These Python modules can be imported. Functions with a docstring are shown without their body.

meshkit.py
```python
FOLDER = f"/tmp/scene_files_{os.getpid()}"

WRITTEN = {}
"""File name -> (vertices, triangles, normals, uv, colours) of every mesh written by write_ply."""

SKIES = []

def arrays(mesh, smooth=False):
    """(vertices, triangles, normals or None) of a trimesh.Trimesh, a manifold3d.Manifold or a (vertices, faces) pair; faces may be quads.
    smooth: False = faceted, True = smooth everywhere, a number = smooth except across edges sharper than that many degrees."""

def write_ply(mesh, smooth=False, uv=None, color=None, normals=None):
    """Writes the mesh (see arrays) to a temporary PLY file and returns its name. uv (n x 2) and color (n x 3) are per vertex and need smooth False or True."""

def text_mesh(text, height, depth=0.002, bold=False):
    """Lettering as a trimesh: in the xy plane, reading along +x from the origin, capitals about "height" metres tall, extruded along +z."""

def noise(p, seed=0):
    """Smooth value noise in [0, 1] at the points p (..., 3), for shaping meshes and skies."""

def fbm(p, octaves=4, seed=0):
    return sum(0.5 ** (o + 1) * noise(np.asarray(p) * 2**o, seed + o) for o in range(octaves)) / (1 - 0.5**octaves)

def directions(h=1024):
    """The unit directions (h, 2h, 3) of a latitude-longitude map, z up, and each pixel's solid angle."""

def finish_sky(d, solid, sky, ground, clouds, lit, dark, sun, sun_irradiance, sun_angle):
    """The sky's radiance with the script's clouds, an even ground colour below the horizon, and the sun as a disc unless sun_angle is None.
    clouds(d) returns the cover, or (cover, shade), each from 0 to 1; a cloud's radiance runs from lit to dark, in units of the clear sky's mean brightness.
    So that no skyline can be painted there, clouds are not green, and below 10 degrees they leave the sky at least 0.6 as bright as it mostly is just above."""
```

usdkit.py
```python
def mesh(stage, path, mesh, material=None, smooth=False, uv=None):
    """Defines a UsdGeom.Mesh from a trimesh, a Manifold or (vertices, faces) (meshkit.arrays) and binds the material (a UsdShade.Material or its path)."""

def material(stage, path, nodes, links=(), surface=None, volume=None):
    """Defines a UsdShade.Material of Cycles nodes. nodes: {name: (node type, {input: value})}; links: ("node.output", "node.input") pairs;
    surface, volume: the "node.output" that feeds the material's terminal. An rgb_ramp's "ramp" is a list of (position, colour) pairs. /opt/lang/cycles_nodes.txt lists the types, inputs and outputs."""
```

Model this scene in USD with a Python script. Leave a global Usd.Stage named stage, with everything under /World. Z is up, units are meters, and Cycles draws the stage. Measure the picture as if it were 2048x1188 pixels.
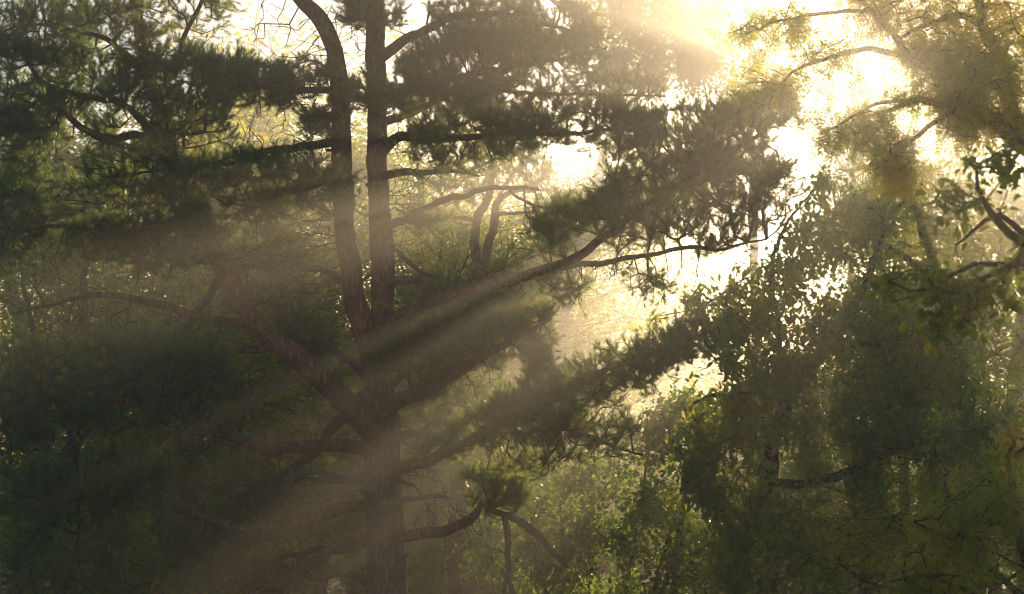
import math
import numpy as np
import usdkit, meshkit
from pxr import Usd, UsdGeom, UsdLux, UsdShade, Gf, Sdf, Vt
from scipy.spatial import cKDTree
from scipy.spatial.transform import Rotation

stage = Usd.Stage.CreateInMemory()
UsdGeom.SetStageUpAxis(stage, UsdGeom.Tokens.z)
UsdGeom.SetStageMetersPerUnit(stage, 1.0)
UsdGeom.Xform.Define(stage, '/World')
UsdGeom.Scope.Define(stage, '/World/Looks')

# ------------------------------------------------------------------ camera, sky, sun, exposure
F = 3750.0                       # focal length in pixels of the 2048-wide photograph
PITCH = math.radians(4.0)
EYE = np.array([0.0, 0.0, 5.0])
FWD = np.array([0, math.cos(PITCH), math.sin(PITCH)])
UP = np.array([0, -math.sin(PITCH), math.cos(PITCH)])
RIGHT = np.array([1.0, 0, 0])
EXPOSURE = 0.95
SUN_PX = (1768, 180)
SUN_INTENSITY = 1.25
SKY_STRENGTH = 0.06
HAZE_DENSITY = 0.0040
HAZE_G = 0.8


def P(px, py, d):
    """World point seen at pixel (px, py) of the photograph at depth d metres."""
    px, py, d = np.asarray(px, float), np.asarray(py, float), np.asarray(d, float)
    v = FWD + RIGHT * ((px - 1024) / F)[..., None] + UP * ((594 - py) / F)[..., None]
    return EYE + v * d[..., None]


cam = UsdGeom.Camera.Define(stage, '/World/camera')
cam.CreateHorizontalApertureAttr(36.0)
cam.CreateVerticalApertureAttr(36.0 * 1188 / 2048)
cam.CreateFocalLengthAttr(36.0 * F / 2048)
cam.CreateClippingRangeAttr(Gf.Vec2f(0.1, 2000))
cam.CreateFStopAttr(4.0)
cam.CreateFocusDistanceAttr(24.5)
cam.CreateExposureAttr(EXPOSURE)
M = np.eye(4)
M[0, :3], M[1, :3], M[2, :3], M[3, :3] = RIGHT, UP, -FWD, EYE
UsdGeom.Xformable(cam).AddTransformOp().Set(Gf.Matrix4d(M.tolist()))

SUN = P(SUN_PX[0], SUN_PX[1], 1.0) - EYE
SUN /= np.linalg.norm(SUN)
SUN_ELEV, SUN_ROT = math.asin(SUN[2]), math.atan2(SUN[0], SUN[1])
dome = UsdLux.DomeLight.Define(stage, '/World/sky')
dome.CreateIntensityAttr(1.0)
dome.GetPrim().SetCustomDataByKey('kind', 'structure')
sky_mat = usdkit.material(stage, '/World/Looks/sky_material', {
    's': ('sky_texture', {'sky_type': 'single_scattering', 'sun_disc': False, 'sun_elevation': SUN_ELEV, 'sun_rotation': SUN_ROT,
                          'altitude': 100.0, 'air_density': 0.75, 'aerosol_density': 0.2, 'ozone_density': 1.0}),
    'b': ('background_shader', {'strength': SKY_STRENGTH})}, [('s.color', 'b.color')], surface='b.background')
UsdShade.MaterialBindingAPI.Apply(dome.GetPrim()).Bind(sky_mat)
sun = UsdLux.DistantLight.Define(stage, '/World/sun')
sun.CreateIntensityAttr(SUN_INTENSITY)
sun.CreateNormalizeAttr(True)
sun.CreateAngleAttr(0.5)
sun.CreateColorAttr(Gf.Vec3f(1.0, 0.75, 0.46))
zc = SUN
xc = np.cross([0, 0, 1.0], zc); xc /= np.linalg.norm(xc)
yc = np.cross(zc, xc)
Ms = np.eye(4)
Ms[0, :3], Ms[1, :3], Ms[2, :3] = xc, yc, zc
UsdGeom.Xformable(sun).AddTransformOp().Set(Gf.Matrix4d(Ms.tolist()))

# ------------------------------------------------------------------ helpers
taken = {}


def numbered(parent, name):
    key = (str(parent), name)
    k = taken.get(key, 0)
    taken[key] = k + 1
    return f'{parent}/{name}' if k == 0 else f'{parent}/{name}_{k:03d}'


def keys(prim, **kw):
    for k, v in kw.items():
        if v is not None:
            prim.SetCustomDataByKey(k, v)


def thing(name, label=None, category=None, group=None, kind=None):
    x = UsdGeom.Xform.Define(stage, numbered('/World', name))
    keys(x.GetPrim(), label=label, category=category, group=group, kind=kind)
    return str(x.GetPath())


def obj(parent, name, vf, mat, smooth=False, **kw):
    m = usdkit.mesh(stage, numbered(parent, name), vf, mat, smooth)
    keys(m.GetPrim(), **kw)
    return str(m.GetPath())


def unit(v):
    return v / np.maximum(np.linalg.norm(v, axis=-1, keepdims=True), 1e-9)


def catmull(pts, step):
    """Smooth curve through the rows of pts (any width), resampled about every 'step' metres of the first three columns."""
    p = np.asarray(pts, float)
    p = np.vstack([2 * p[0] - p[1], p, 2 * p[-1] - p[-2]])
    out = []
    for i in range(1, len(p) - 2):
        n = max(2, int(np.linalg.norm(p[i + 1, :3] - p[i, :3]) / step))
        t = np.linspace(0, 1, n, endpoint=False)[:, None]
        a, b, c, d = p[i - 1:i + 3]
        out.append(0.5 * (2 * b + (c - a) * t + (2 * a - 5 * b + 4 * c - d) * t ** 2 + (3 * b - a - 3 * c + d) * t ** 3))
    out.append(p[-2:-1])
    return np.vstack(out)


def tube(path, radius, sides, rough=0.0, freq=6.0, seed=0):
    p = np.asarray(path, float)
    n = len(p)
    t = unit(np.gradient(p, axis=0))
    ref = np.array([0.31, 0.77, 0.12])
    u = unit(np.cross(t, ref))
    for i in range(1, n):
        w = u[i - 1] - t[i] * (u[i - 1] @ t[i])
        u[i] = w / max(np.linalg.norm(w), 1e-9)
    v = np.cross(t, u)
    a = np.arange(sides) / sides * 2 * np.pi
    ring = u[:, None] * np.cos(a)[None, :, None] + v[:, None] * np.sin(a)[None, :, None]
    r = np.broadcast_to(np.asarray(radius, float), (n,))[:, None].repeat(sides, 1)
    if rough:
        q = p[:, None] + ring * r[..., None]
        along = np.concatenate([[0], np.cumsum(np.linalg.norm(np.diff(p, axis=0), axis=1))])
        ridge = meshkit.fbm(np.stack([ring[..., 0] * freq, ring[..., 1] * freq + ring[..., 2] * freq * .7, (along * freq * 0.45)[:, None].repeat(sides, 1)], -1), 3, seed)
        lump = meshkit.fbm(q * 2.2, 2, seed + 5)
        r = r * (1 + rough * (ridge - .5) + rough * 0.9 * (lump - .5))
    q = (p[:, None] + ring * r[..., None]).reshape(-1, 3)
    i, j = np.meshgrid(np.arange(n - 1), np.arange(sides), indexing='ij')
    k = (j + 1) % sides
    A, B, C, D = i * sides + j, i * sides + k, (i + 1) * sides + k, (i + 1) * sides + j
    f = np.stack([np.stack([A, B, C], -1), np.stack([A, C, D], -1)], 2).reshape(-1, 3)
    tip = np.arange(1, sides - 1) + (n - 1) * sides
    f = np.vstack([f, np.stack([np.full(sides - 2, (n - 1) * sides), tip, tip + 1], 1)])
    return q, f


def join(parts):
    vs, fs, o = [], [], 0
    for v, f in parts:
        vs.append(v); fs.append(f + o); o += len(v)
    return np.vstack(vs), np.vstack(fs)


def edge_tubes(A, B, ra, rb, sides=3):
    t = unit(B - A)
    ref = np.where(np.abs(t[:, 2:3]) > .8, [[1.0, 0, 0]], [[0, 0, 1.0]])
    u = unit(np.cross(t, ref)); v = np.cross(t, u)
    a = np.arange(sides) / sides * 2 * np.pi
    ring = u[:, None] * np.cos(a)[None, :, None] + v[:, None] * np.sin(a)[None, :, None]
    q = np.concatenate([A[:, None] + ring * ra[:, None, None], B[:, None] + ring * rb[:, None, None]], 1)
    n = len(A)
    j = np.arange(sides); k = (j + 1) % sides
    f = np.vstack([np.stack([j, k, k + sides], 1), np.stack([j, k + sides, j + sides], 1)])
    return q.reshape(-1, 3), (f[None] + (np.arange(n) * 2 * sides)[:, None, None]).reshape(-1, 3)


def frames(d, rng, upish=None):
    """Rotation matrices (n, 3, 3), columns x y z, with z along d and a random roll (or y towards upish)."""
    z = unit(d)
    r = unit(rng.normal(size=z.shape)) if upish is None else upish + 0.35 * rng.normal(size=z.shape)
    x = unit(np.cross(r, z)); y = np.cross(z, x)
    return np.stack([x, y, z], -1)


def place(protos, pos, R, s, pick):
    """Copies of the prototypes (v, f) at pos with rotation R and scale s, as one mesh."""
    out = []
    for k, (v, f) in enumerate(protos):
        m = np.nonzero(pick == k)[0]
        if len(m):
            q = np.einsum('nij,vj->nvi', R[m] * s[m, None, None], v) + pos[m, None]
            out.append((q.reshape(-1, 3), (f[None] + (np.arange(len(m)) * len(v))[:, None, None]).reshape(-1, 3)))
    return join(out)


def grow(base, base_len, tips, rng, step=0.3, keep=0.35, wiggle=0.05, sag=0.0):
    """Twig network: every tip joins the nearest node of what has grown so far. Returns nodes, parent index (-1 on the limb), children-tip counts, tip node ids."""
    order = np.argsort(cKDTree(base).query(tips)[0] + 0.15 * rng.random(len(tips)))
    cap = len(base) + len(tips) * 14
    N = np.zeros((cap, 3)); L = np.zeros(cap); par = np.full(cap, -1)
    n = len(base); N[:n] = base; L[:n] = base_len
    tip_ids = np.zeros(len(tips), int)
    for t in order:
        p = tips[t]
        d = np.linalg.norm(N[:n] - p, axis=1)
        i = int(np.argmin(d + keep * L[:n]))
        m = max(1, min(10, int(d[i] / step)))
        a, off = N[i].copy(), rng.normal(size=3) * wiggle * d[i]
        prev = i
        for k in range(1, m + 1):
            w = k / m
            q = a + (p - a) * w
            if k < m:
                q = q + off * math.sin(math.pi * w) + rng.normal(size=3) * wiggle * 0.35 * step
                q[2] -= sag * d[i] * math.sin(math.pi * w)
            N[n], par[n], L[n] = q, prev, L[prev] + d[i] / m
            prev = n; n += 1
            if n >= cap - 1:
                break
        tip_ids[t] = prev
    N, par = N[:n], par[:n]
    cnt = np.zeros(n); cnt[tip_ids] += 1
    for i in range(n - 1, len(base) - 1, -1):
        cnt[par[i]] += cnt[i]
    return N, par, cnt, tip_ids


def twig_mesh(N, par, cnt, r0=0.0035, power=0.42, rmax=0.05, sides=4):
    e = np.nonzero(par >= 0)[0]
    r = np.minimum(r0 * np.maximum(cnt, 1) ** power, rmax)
    ra = np.minimum(r[par[e]], r[e] * 1.35)
    return edge_tubes(N[par[e]], N[e], ra, r[e], sides)


def sample_pad(line, d0, dd, n, rng, top=0.0, clump=True):
    """n points around a centre line of (px, py, half height px), spread +-dd in depth; top > 0 prefers the upper side."""
    if n > 12 and clump:
        q = sample_pad(line, d0, dd, n * 3, rng, top, False)
        w = meshkit.fbm(q * 1.9, 2, 9) + 0.12 * rng.random(len(q))
        return q[np.argsort(-w)[:n]] if clump == 2 else q[np.argsort(-w)[:int(n * 1.9)]][::2][:n]
    l = np.asarray(line, float)
    l[:, 2] *= 1.4
    seg = np.concatenate([[0], np.cumsum(np.hypot(np.diff(l[:, 0]), np.diff(l[:, 1])) * (l[1:, 2] + l[:-1, 2]))])
    u = rng.random(n) * seg[-1]
    x, y, h = (np.interp(u, seg, l[:, k]) for k in range(3))
    r = rng.random(n) ** 0.45 * (1 + .35 * rng.random(n) ** 3)
    a = rng.random(n) * 2 * np.pi
    dz, dy = r * np.sin(a), r * np.cos(a)
    dz = dz + top * (1 - np.abs(dz)) * rng.random(n)
    e = np.minimum(u, seg[-1] - u) / seg[-1]
    x = x + rng.normal(size=n) * h * 0.3
    d = d0 + dd * dy * (0.55 + 0.45 * np.clip(e * 4, 0, 1))
    return P(x, y - dz * h, d)


# ------------------------------------------------------------------ materials
def ramp3(a, b, c):
    return [(0.0, a), (0.5, b), (1.0, c)]


def leaf_material(name, cols, trans, trans_mix=0.5, rough=0.45, spec=0.5, per_tuft=False):
    nodes = {
        'g': ('geometry', {}), 'o': ('object_info', {}),
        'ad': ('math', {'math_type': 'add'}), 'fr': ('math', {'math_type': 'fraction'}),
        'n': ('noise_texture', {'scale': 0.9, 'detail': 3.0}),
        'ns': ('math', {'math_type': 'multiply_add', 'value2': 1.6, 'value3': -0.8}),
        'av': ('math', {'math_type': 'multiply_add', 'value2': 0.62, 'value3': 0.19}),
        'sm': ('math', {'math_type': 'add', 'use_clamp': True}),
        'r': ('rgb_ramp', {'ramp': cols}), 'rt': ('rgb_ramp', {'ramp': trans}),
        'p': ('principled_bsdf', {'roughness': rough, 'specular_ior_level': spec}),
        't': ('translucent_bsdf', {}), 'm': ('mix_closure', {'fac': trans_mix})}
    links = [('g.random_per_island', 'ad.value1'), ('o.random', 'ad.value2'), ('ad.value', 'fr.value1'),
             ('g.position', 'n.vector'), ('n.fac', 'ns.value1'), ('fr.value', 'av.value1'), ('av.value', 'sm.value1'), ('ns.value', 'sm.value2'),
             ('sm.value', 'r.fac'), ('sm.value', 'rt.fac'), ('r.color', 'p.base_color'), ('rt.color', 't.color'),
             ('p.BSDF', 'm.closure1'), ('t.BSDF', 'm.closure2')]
    if per_tuft:
        links = [x for x in links if x[1] != 'ad.value1']
    return usdkit.material(stage, '/World/Looks/' + name, nodes, links, surface='m.closure')


def bark_material(name, dark, mid, light, scale=14.0, stretch=0.28, bump=0.6, lichen=None):
    nodes = {
        'g': ('geometry', {}), 'mp': ('mapping', {'scale': (1.0, 1.0, stretch)}),
        'v': ('voronoi_texture', {'scale': scale, 'feature': 'distance_to_edge'}),
        'n': ('noise_texture', {'scale': scale * 2.2, 'detail': 6.0, 'roughness': 0.65}),
        'w': ('noise_texture', {'scale': 1.6, 'detail': 3.0}), 'cr': ('math', {'math_type': 'multiply_add', 'value2': 0.9}),
        'mix': ('math', {'math_type': 'multiply_add', 'value2': 0.9}),
        'r': ('rgb_ramp', {'ramp': [(0.28, dark), (0.52, mid), (0.8, light)]}),
        'h': ('math', {'math_type': 'multiply_add', 'value2': 2.2}),
        'hc': ('math', {'math_type': 'minimum', 'value2': 0.45}),
        'b': ('bump', {'strength': bump, 'distance': 0.03}),
        'p': ('principled_bsdf', {'roughness': 0.9, 'specular_ior_level': 0.2})}
    links = [('g.position', 'mp.vector'), ('mp.vector', 'v.vector'), ('mp.vector', 'n.vector'), ('g.position', 'w.vector'),
             ('n.fac', 'mix.value1'), ('cr.value', 'mix.value3'), ('hc.value', 'cr.value1'), ('hs.value', 'cr.value3'), ('mix.value', 'r.fac'),
             ('v.distance', 'hc.value1'), ('hc.value', 'h.value1'), ('n.fac', 'h.value3'), ('h.value', 'b.height'),
             ('r.color', 'p.base_color'), ('b.normal', 'p.normal')]
    nodes['hs'] = ('math', {'math_type': 'multiply_add', 'value2': 0.6, 'value3': -0.45})
    links.append(('w.fac', 'hs.value1'))
    if lichen is not None:
        nodes['ln'] = ('noise_texture', {'scale': 5.0, 'detail': 5.0, 'roughness': 0.7})
        nodes['lr'] = ('map_range', {'from_min': 0.55, 'from_max': 0.64, 'to_min': 0.0, 'to_max': 0.7, 'clamp': True})
        nodes['lm'] = ('mix_color', {'b': lichen})
        links = [x for x in links if x[1] != 'p.base_color'] + [('g.position', 'ln.vector'), ('ln.fac', 'lr.value'), ('lr.result', 'lm.fac'),
                                                              ('r.color', 'lm.a'), ('lm.result', 'p.base_color')]
    return usdkit.material(stage, '/World/Looks/' + name, nodes, links, surface='p.BSDF')


MAT = {}
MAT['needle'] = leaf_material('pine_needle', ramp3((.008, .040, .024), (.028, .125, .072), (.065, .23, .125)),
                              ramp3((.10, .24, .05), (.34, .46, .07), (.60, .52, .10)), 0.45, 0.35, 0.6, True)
MAT['ash'] = leaf_material('ash_leaf', ramp3((.035, .12, .008), (.10, .19, .008), (.27, .21, .010)),
                           ramp3((.42, .62, .03), (.70, .74, .03), (.90, .68, .04)), 0.72)
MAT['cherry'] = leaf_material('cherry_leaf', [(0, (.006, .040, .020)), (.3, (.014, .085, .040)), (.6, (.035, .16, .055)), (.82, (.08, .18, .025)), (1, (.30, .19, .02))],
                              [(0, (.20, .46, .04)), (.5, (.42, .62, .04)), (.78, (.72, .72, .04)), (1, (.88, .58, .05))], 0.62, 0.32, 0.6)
MAT['hazel'] = leaf_material('hazel_leaf', ramp3((.016, .06, .012), (.050, .15, .018), (.16, .20, .018)),
                             ramp3((.28, .48, .03), (.48, .60, .03), (.75, .62, .04)), 0.6, 0.4)
MAT['hornbeam'] = leaf_material('hornbeam_leaf', [(0, (.03, .08, .012)), (.6, (.06, .12, .014)), (.9, (.14, .14, .016)), (1, (.34, .15, .03))],
                                [(0, (.24, .42, .02)), (.6, (.46, .56, .02)), (.9, (.7, .55, .03)), (1, (.85, .42, .06))], 0.5, 0.25, 0.6)
MAT['birch'] = leaf_material('birch_leaf', ramp3((.06, .11, .04), (.08, .14, .05), (.13, .16, .05)), ramp3((.22, .32, .10), (.30, .40, .13), (.40, .44, .14)), 0.5)
MAT['maple'] = leaf_material('maple_leaf', ramp3((.08, .13, .012), (.15, .17, .012), (.28, .2, .014)), ramp3((.5, .62, .03), (.75, .7, .03), (.9, .65, .04)), 0.65)
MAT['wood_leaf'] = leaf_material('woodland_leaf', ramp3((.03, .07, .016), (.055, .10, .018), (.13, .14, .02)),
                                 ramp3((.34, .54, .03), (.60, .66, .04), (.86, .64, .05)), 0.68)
MAT['pine_bark'] = bark_material('pine_bark', (.05, .024, .016), (.21, .086, .045), (.34, .15, .078), 15.0, .3, .8, (.13, .15, .12))
MAT['pine_base'] = bark_material('pine_trunk_bark', (.034, .023, .018), (.15, .082, .055), (.29, .165, .115), 16.0, .22, 1.0, (.15, .16, .13))
MAT['pine_twig'] = bark_material('pine_twig_bark', (.03, .022, .018), (.075, .05, .036), (.14, .10, .07), 30.0, .5, .3)
MAT['lichen_bark'] = bark_material('lichen_bark', (.06, .055, .045), (.19, .185, .14), (.36, .35, .27), 30.0, 1.0, .8)
MAT['grey_bark'] = bark_material('grey_bark', (.02, .017, .014), (.055, .045, .036), (.10, .085, .07), 16.0, .3, .6)
MAT['birch_bark'] = bark_material('birch_bark', (.10, .09, .08), (.45, .43, .40), (.7, .68, .64), 5.0, 2.0, .3)
MAT['ground'] = bark_material('woodland_floor', (.02, .016, .009), (.05, .042, .02), (.06, .075, .025), 3.0, 1.0, .6)
MAT['meadow'] = bark_material('meadow_grass', (.04, .06, .015), (.09, .11, .03), (.17, .16, .06), 1.5, 1.0, .5)

# ------------------------------------------------------------------ ground
def ground_z(x, y):
    z = 3.4 / (1 + np.exp(np.clip((y - 8) / 2.0, -40, 40)))
    far = np.clip((y - 95) / 130, 0, 1)
    return z + 5.0 * far ** 2 * (3 - 2 * far) + 0.5 * (meshkit.fbm(np.stack([x * .12, y * .12, 0 * x], -1), 3, 4) - .5)


gx = np.concatenate([np.linspace(-150, -80, 10, endpoint=False), np.linspace(-80, 80, 90, endpoint=False), np.linspace(80, 150, 11)])
gy = np.concatenate([np.linspace(-60, -20, 8, endpoint=False), np.linspace(-20, 120, 110, endpoint=False), np.linspace(120, 196, 20)])
X, Y = np.meshgrid(gx, gy, indexing='ij')
V = np.stack([X, Y, ground_z(X, Y)], -1).reshape(-1, 3)
i, j = np.meshgrid(np.arange(len(gx) - 1), np.arange(len(gy) - 1), indexing='ij')
A = i * len(gy) + j
Q = np.stack([A, A + len(gy), A + len(gy) + 1, A + 1], -1).reshape(-1, 4)
obj('/World', 'ground', (V, Q), MAT['ground'], True, kind='structure')

# ------------------------------------------------------------------ foliage prototypes
def needle_shoots(rng, count=6, needles=84, length=0.15, nl=0.058, w=0.0032):
    out = []
    for _ in range(count):
        t = rng.random(needles) ** 0.75
        base = np.stack([0 * t, 0 * t, t * length], 1)
        a = rng.random(needles) * 2 * np.pi
        tilt = np.radians(62 - 34 * t + rng.normal(size=needles) * 9)
        d = np.stack([np.sin(tilt) * np.cos(a), np.sin(tilt) * np.sin(a), np.cos(tilt)], 1)
        s = unit(np.cross(d, unit(rng.normal(size=d.shape))))
        l = nl * (0.75 + 0.45 * rng.random(needles))[:, None]
        tip = base + d * l + np.array([0, 0, 1]) * l * 0.12
        v = np.stack([base - s * w / 2, base + s * w / 2, tip], 1).reshape(-1, 3)
        out.append((v, np.arange(needles * 3).reshape(-1, 3)))
    return out


def one_leaf(length, width, fold=0.25, droop=0.25, tip=1.0):
    """A leaf along +z from the origin, upper face to +y, folded along its midrib and drooping."""
    ts = np.array([0.0, 0.28, 0.62, 1.0])
    ws = np.array([0.0, 0.46, 0.42, 0.0]) * width
    mid = np.stack([0 * ts, -droop * length * ts ** 2, ts * length], 1)
    v = [mid[0]]
    for k in (1, 2):
        v += [mid[k] + [-ws[k], fold * ws[k], 0], mid[k], mid[k] + [ws[k], fold * ws[k], 0]]
    v.append(mid[3])
    f = [(0, 2, 1), (0, 3, 2), (1, 2, 5), (1, 5, 4), (2, 3, 6), (2, 6, 5), (4, 5, 7), (5, 6, 7)]
    return np.array(v), np.array(f)


def small_leaf(length, width, fold=0.3):
    v = np.array([[0, 0, 0], [-width / 2, fold * width / 2, length * .45], [0, 0, length], [width / 2, fold * width / 2, length * .45]])
    return v, np.array([(0, 2, 1), (0, 3, 2)])


def turned(vf, d, up, at):
    z = unit(np.asarray(d, float)); x = unit(np.cross(up, z)); y = np.cross(z, x)
    return vf[0] @ np.stack([x, y, z], 0) + at, vf[1]


def ash_leaf(rng, length=0.2, pairs=5, ll=0.055, lw=0.019):
    """A pinnate leaf along +z with leaflets in pairs."""
    parts = []
    for k in range(pairs):
        z = length * (0.22 + 0.72 * k / (pairs - 1))
        for s in (-1, 1):
            d = [s * 1.0, -0.25 + .2 * rng.normal(), 0.75 + .15 * rng.normal()]
            parts.append(turned(small_leaf(ll * (0.85 + .3 * rng.random()), lw), d, [0, 1, .1 * rng.normal()], [0, -.25 * z * z / length, z]))
    parts.append(turned(small_leaf(ll, lw), [0, -.3, 1], [0, 1, 0], [0, -.25 * length, length]))
    parts.append(turned((np.array([[-.0012, 0, 0], [.0012, 0, 0], [0, -.25 * length, length]]), np.array([[0, 1, 2]])), [0, 0, 1], [0, 1, 0], [0, 0, 0]))
    return join(parts)


# ------------------------------------------------------------------ tree builder
class Tree:
    def __init__(self, name, label, category, seed, group=None):
        self.path = thing(name, label, category, group)
        self.rng = np.random.default_rng(seed)
        self.nodes, self.lens = [], []
        self.limbs = {}

    def limb(self, key, pts, mat, part='limb', sides=10, rough=0.2, step=0.10, freq=7.0, wig=0.034, smooth=True, label=None):
        """pts: (px, py, depth, radius in photo pixels)."""
        p = np.asarray(pts, float)
        w = np.column_stack([P(p[:, 0], p[:, 1], p[:, 2]), p[:, 3] * p[:, 2] / F])
        c = catmull(w, step)
        off = (np.stack([meshkit.fbm(c[:, :3] * 2.1 + k * 17.3, 4, 3) for k in range(3)], 1) - .5)
        ramp = np.clip(np.arange(len(c)) / 6, 0, 1)[:, None]
        c[:, :3] += off * ramp * wig * 6
        vf = tube(c[:, :3], np.maximum(c[:, 3], .002), sides, rough, freq, len(self.nodes))
        self.limbs[key] = c
        self.nodes.append(c[::2, :3]); self.lens.append(np.zeros(len(c[::2])))
        return obj(self.path, part, vf, mat, smooth, label=label)

    def base(self, limbs=None):
        if limbs is None:
            return np.vstack(self.nodes)
        return np.vstack([self.limbs[k][::2, :3] for k in limbs])

    def twigs(self, tips, limbs=None, keep=0.35, step=0.28, wiggle=0.06, sag=0.0):
        b = self.base(limbs)
        return grow(b, np.zeros(len(b)), tips, self.rng, step, keep, wiggle, sag)


def instances(parent, name, part, pos, R, s, pick, protos):
    pi = UsdGeom.PointInstancer.Define(stage, numbered(parent, name))
    keys(pi.GetPrim(), kind='stuff')
    q = Rotation.from_matrix(R).as_quat()
    pi.CreatePositionsAttr(Vt.Vec3fArray.FromNumpy(pos.astype(np.float32)))
    pi.CreateScalesAttr(Vt.Vec3fArray.FromNumpy(np.repeat(s[:, None], 3, 1).astype(np.float32)))
    pi.CreateOrientationsAttr(Vt.QuathArray([Gf.Quath(*map(float, (w, x, y, z))) for x, y, z, w in q]))
    pi.CreateProtoIndicesAttr(Vt.IntArray.FromNumpy(pick.astype(np.int32)))
    made = []
    for k, src in enumerate(protos):
        x = UsdGeom.Xform.Define(stage, numbered(pi.GetPath(), part))
        x.GetPrim().GetReferences().AddInternalReference(src)
        made.append(x.GetPath())
    pi.CreatePrototypesRel().SetTargets(made)


def prototype(name, vf, mat):
    path = f'/World/{name}'
    stage.CreateClassPrim(path)
    UsdGeom.Xform.Define(stage, path)
    stage.GetPrimAtPath(path).SetSpecifier(Sdf.SpecifierClass)
    usdkit.mesh(stage, path + '/needle_tuft', vf, mat)
    return path


def pine_foliage(tree, pads, limbs, protos, mat, part='bough', r0=0.004, extra=2, scale=1.12, parent=None, dens=1.05):
    """One bough: its twigs as the part, its needles below it."""
    rng = tree.rng
    tips = np.vstack([sample_pad(l, d0, dd, int(n * dens), rng, 0.35) for l, d0, dd, n in pads])
    N, par, cnt, ids = tree.twigs(tips, limbs, 0.4, 0.25, 0.07, 0.03)
    vf = twig_mesh(N, par, cnt, r0, 0.40, 0.05, 4)
    path = obj(parent or tree.path, part, vf, mat['twig'])
    d = unit(N[ids] - N[par[ids]])
    pos, dirs = [N[ids]], [d * .8 + [0, 0, .7] + rng.normal(size=d.shape) * .25]
    for e in range(extra):
        back = rng.random(len(ids))[:, None] * 0.9
        at = N[ids] * (1 - back) + N[par[ids]] * back
        pos.append(at); dirs.append(d * .7 + [0, 0, .5] + rng.normal(size=d.shape) * .5)
    pos, dirs = np.vstack(pos), np.vstack(dirs)
    R = frames(dirs, rng)
    s = scale * (0.75 + 0.6 * rng.random(len(pos)))
    instances(path, 'needles', 'shoot', pos - unit(dirs) * 0.05, R, s, rng.integers(0, len(protos), len(pos)), protos)
    return path


def dead_twigs(tree, pads, limbs, mat, part='dead_twigs', r0=0.0035):
    rng = tree.rng
    tips = np.vstack([sample_pad(l, d0, dd, n, rng, 0) for l, d0, dd, n in pads])
    N, par, cnt, ids = tree.twigs(tips, limbs, 0.45, 0.2, 0.075)
    obj(tree.path, part, twig_mesh(N, par, cnt, r0, .38, .03, 3), mat, kind='stuff')


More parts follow.
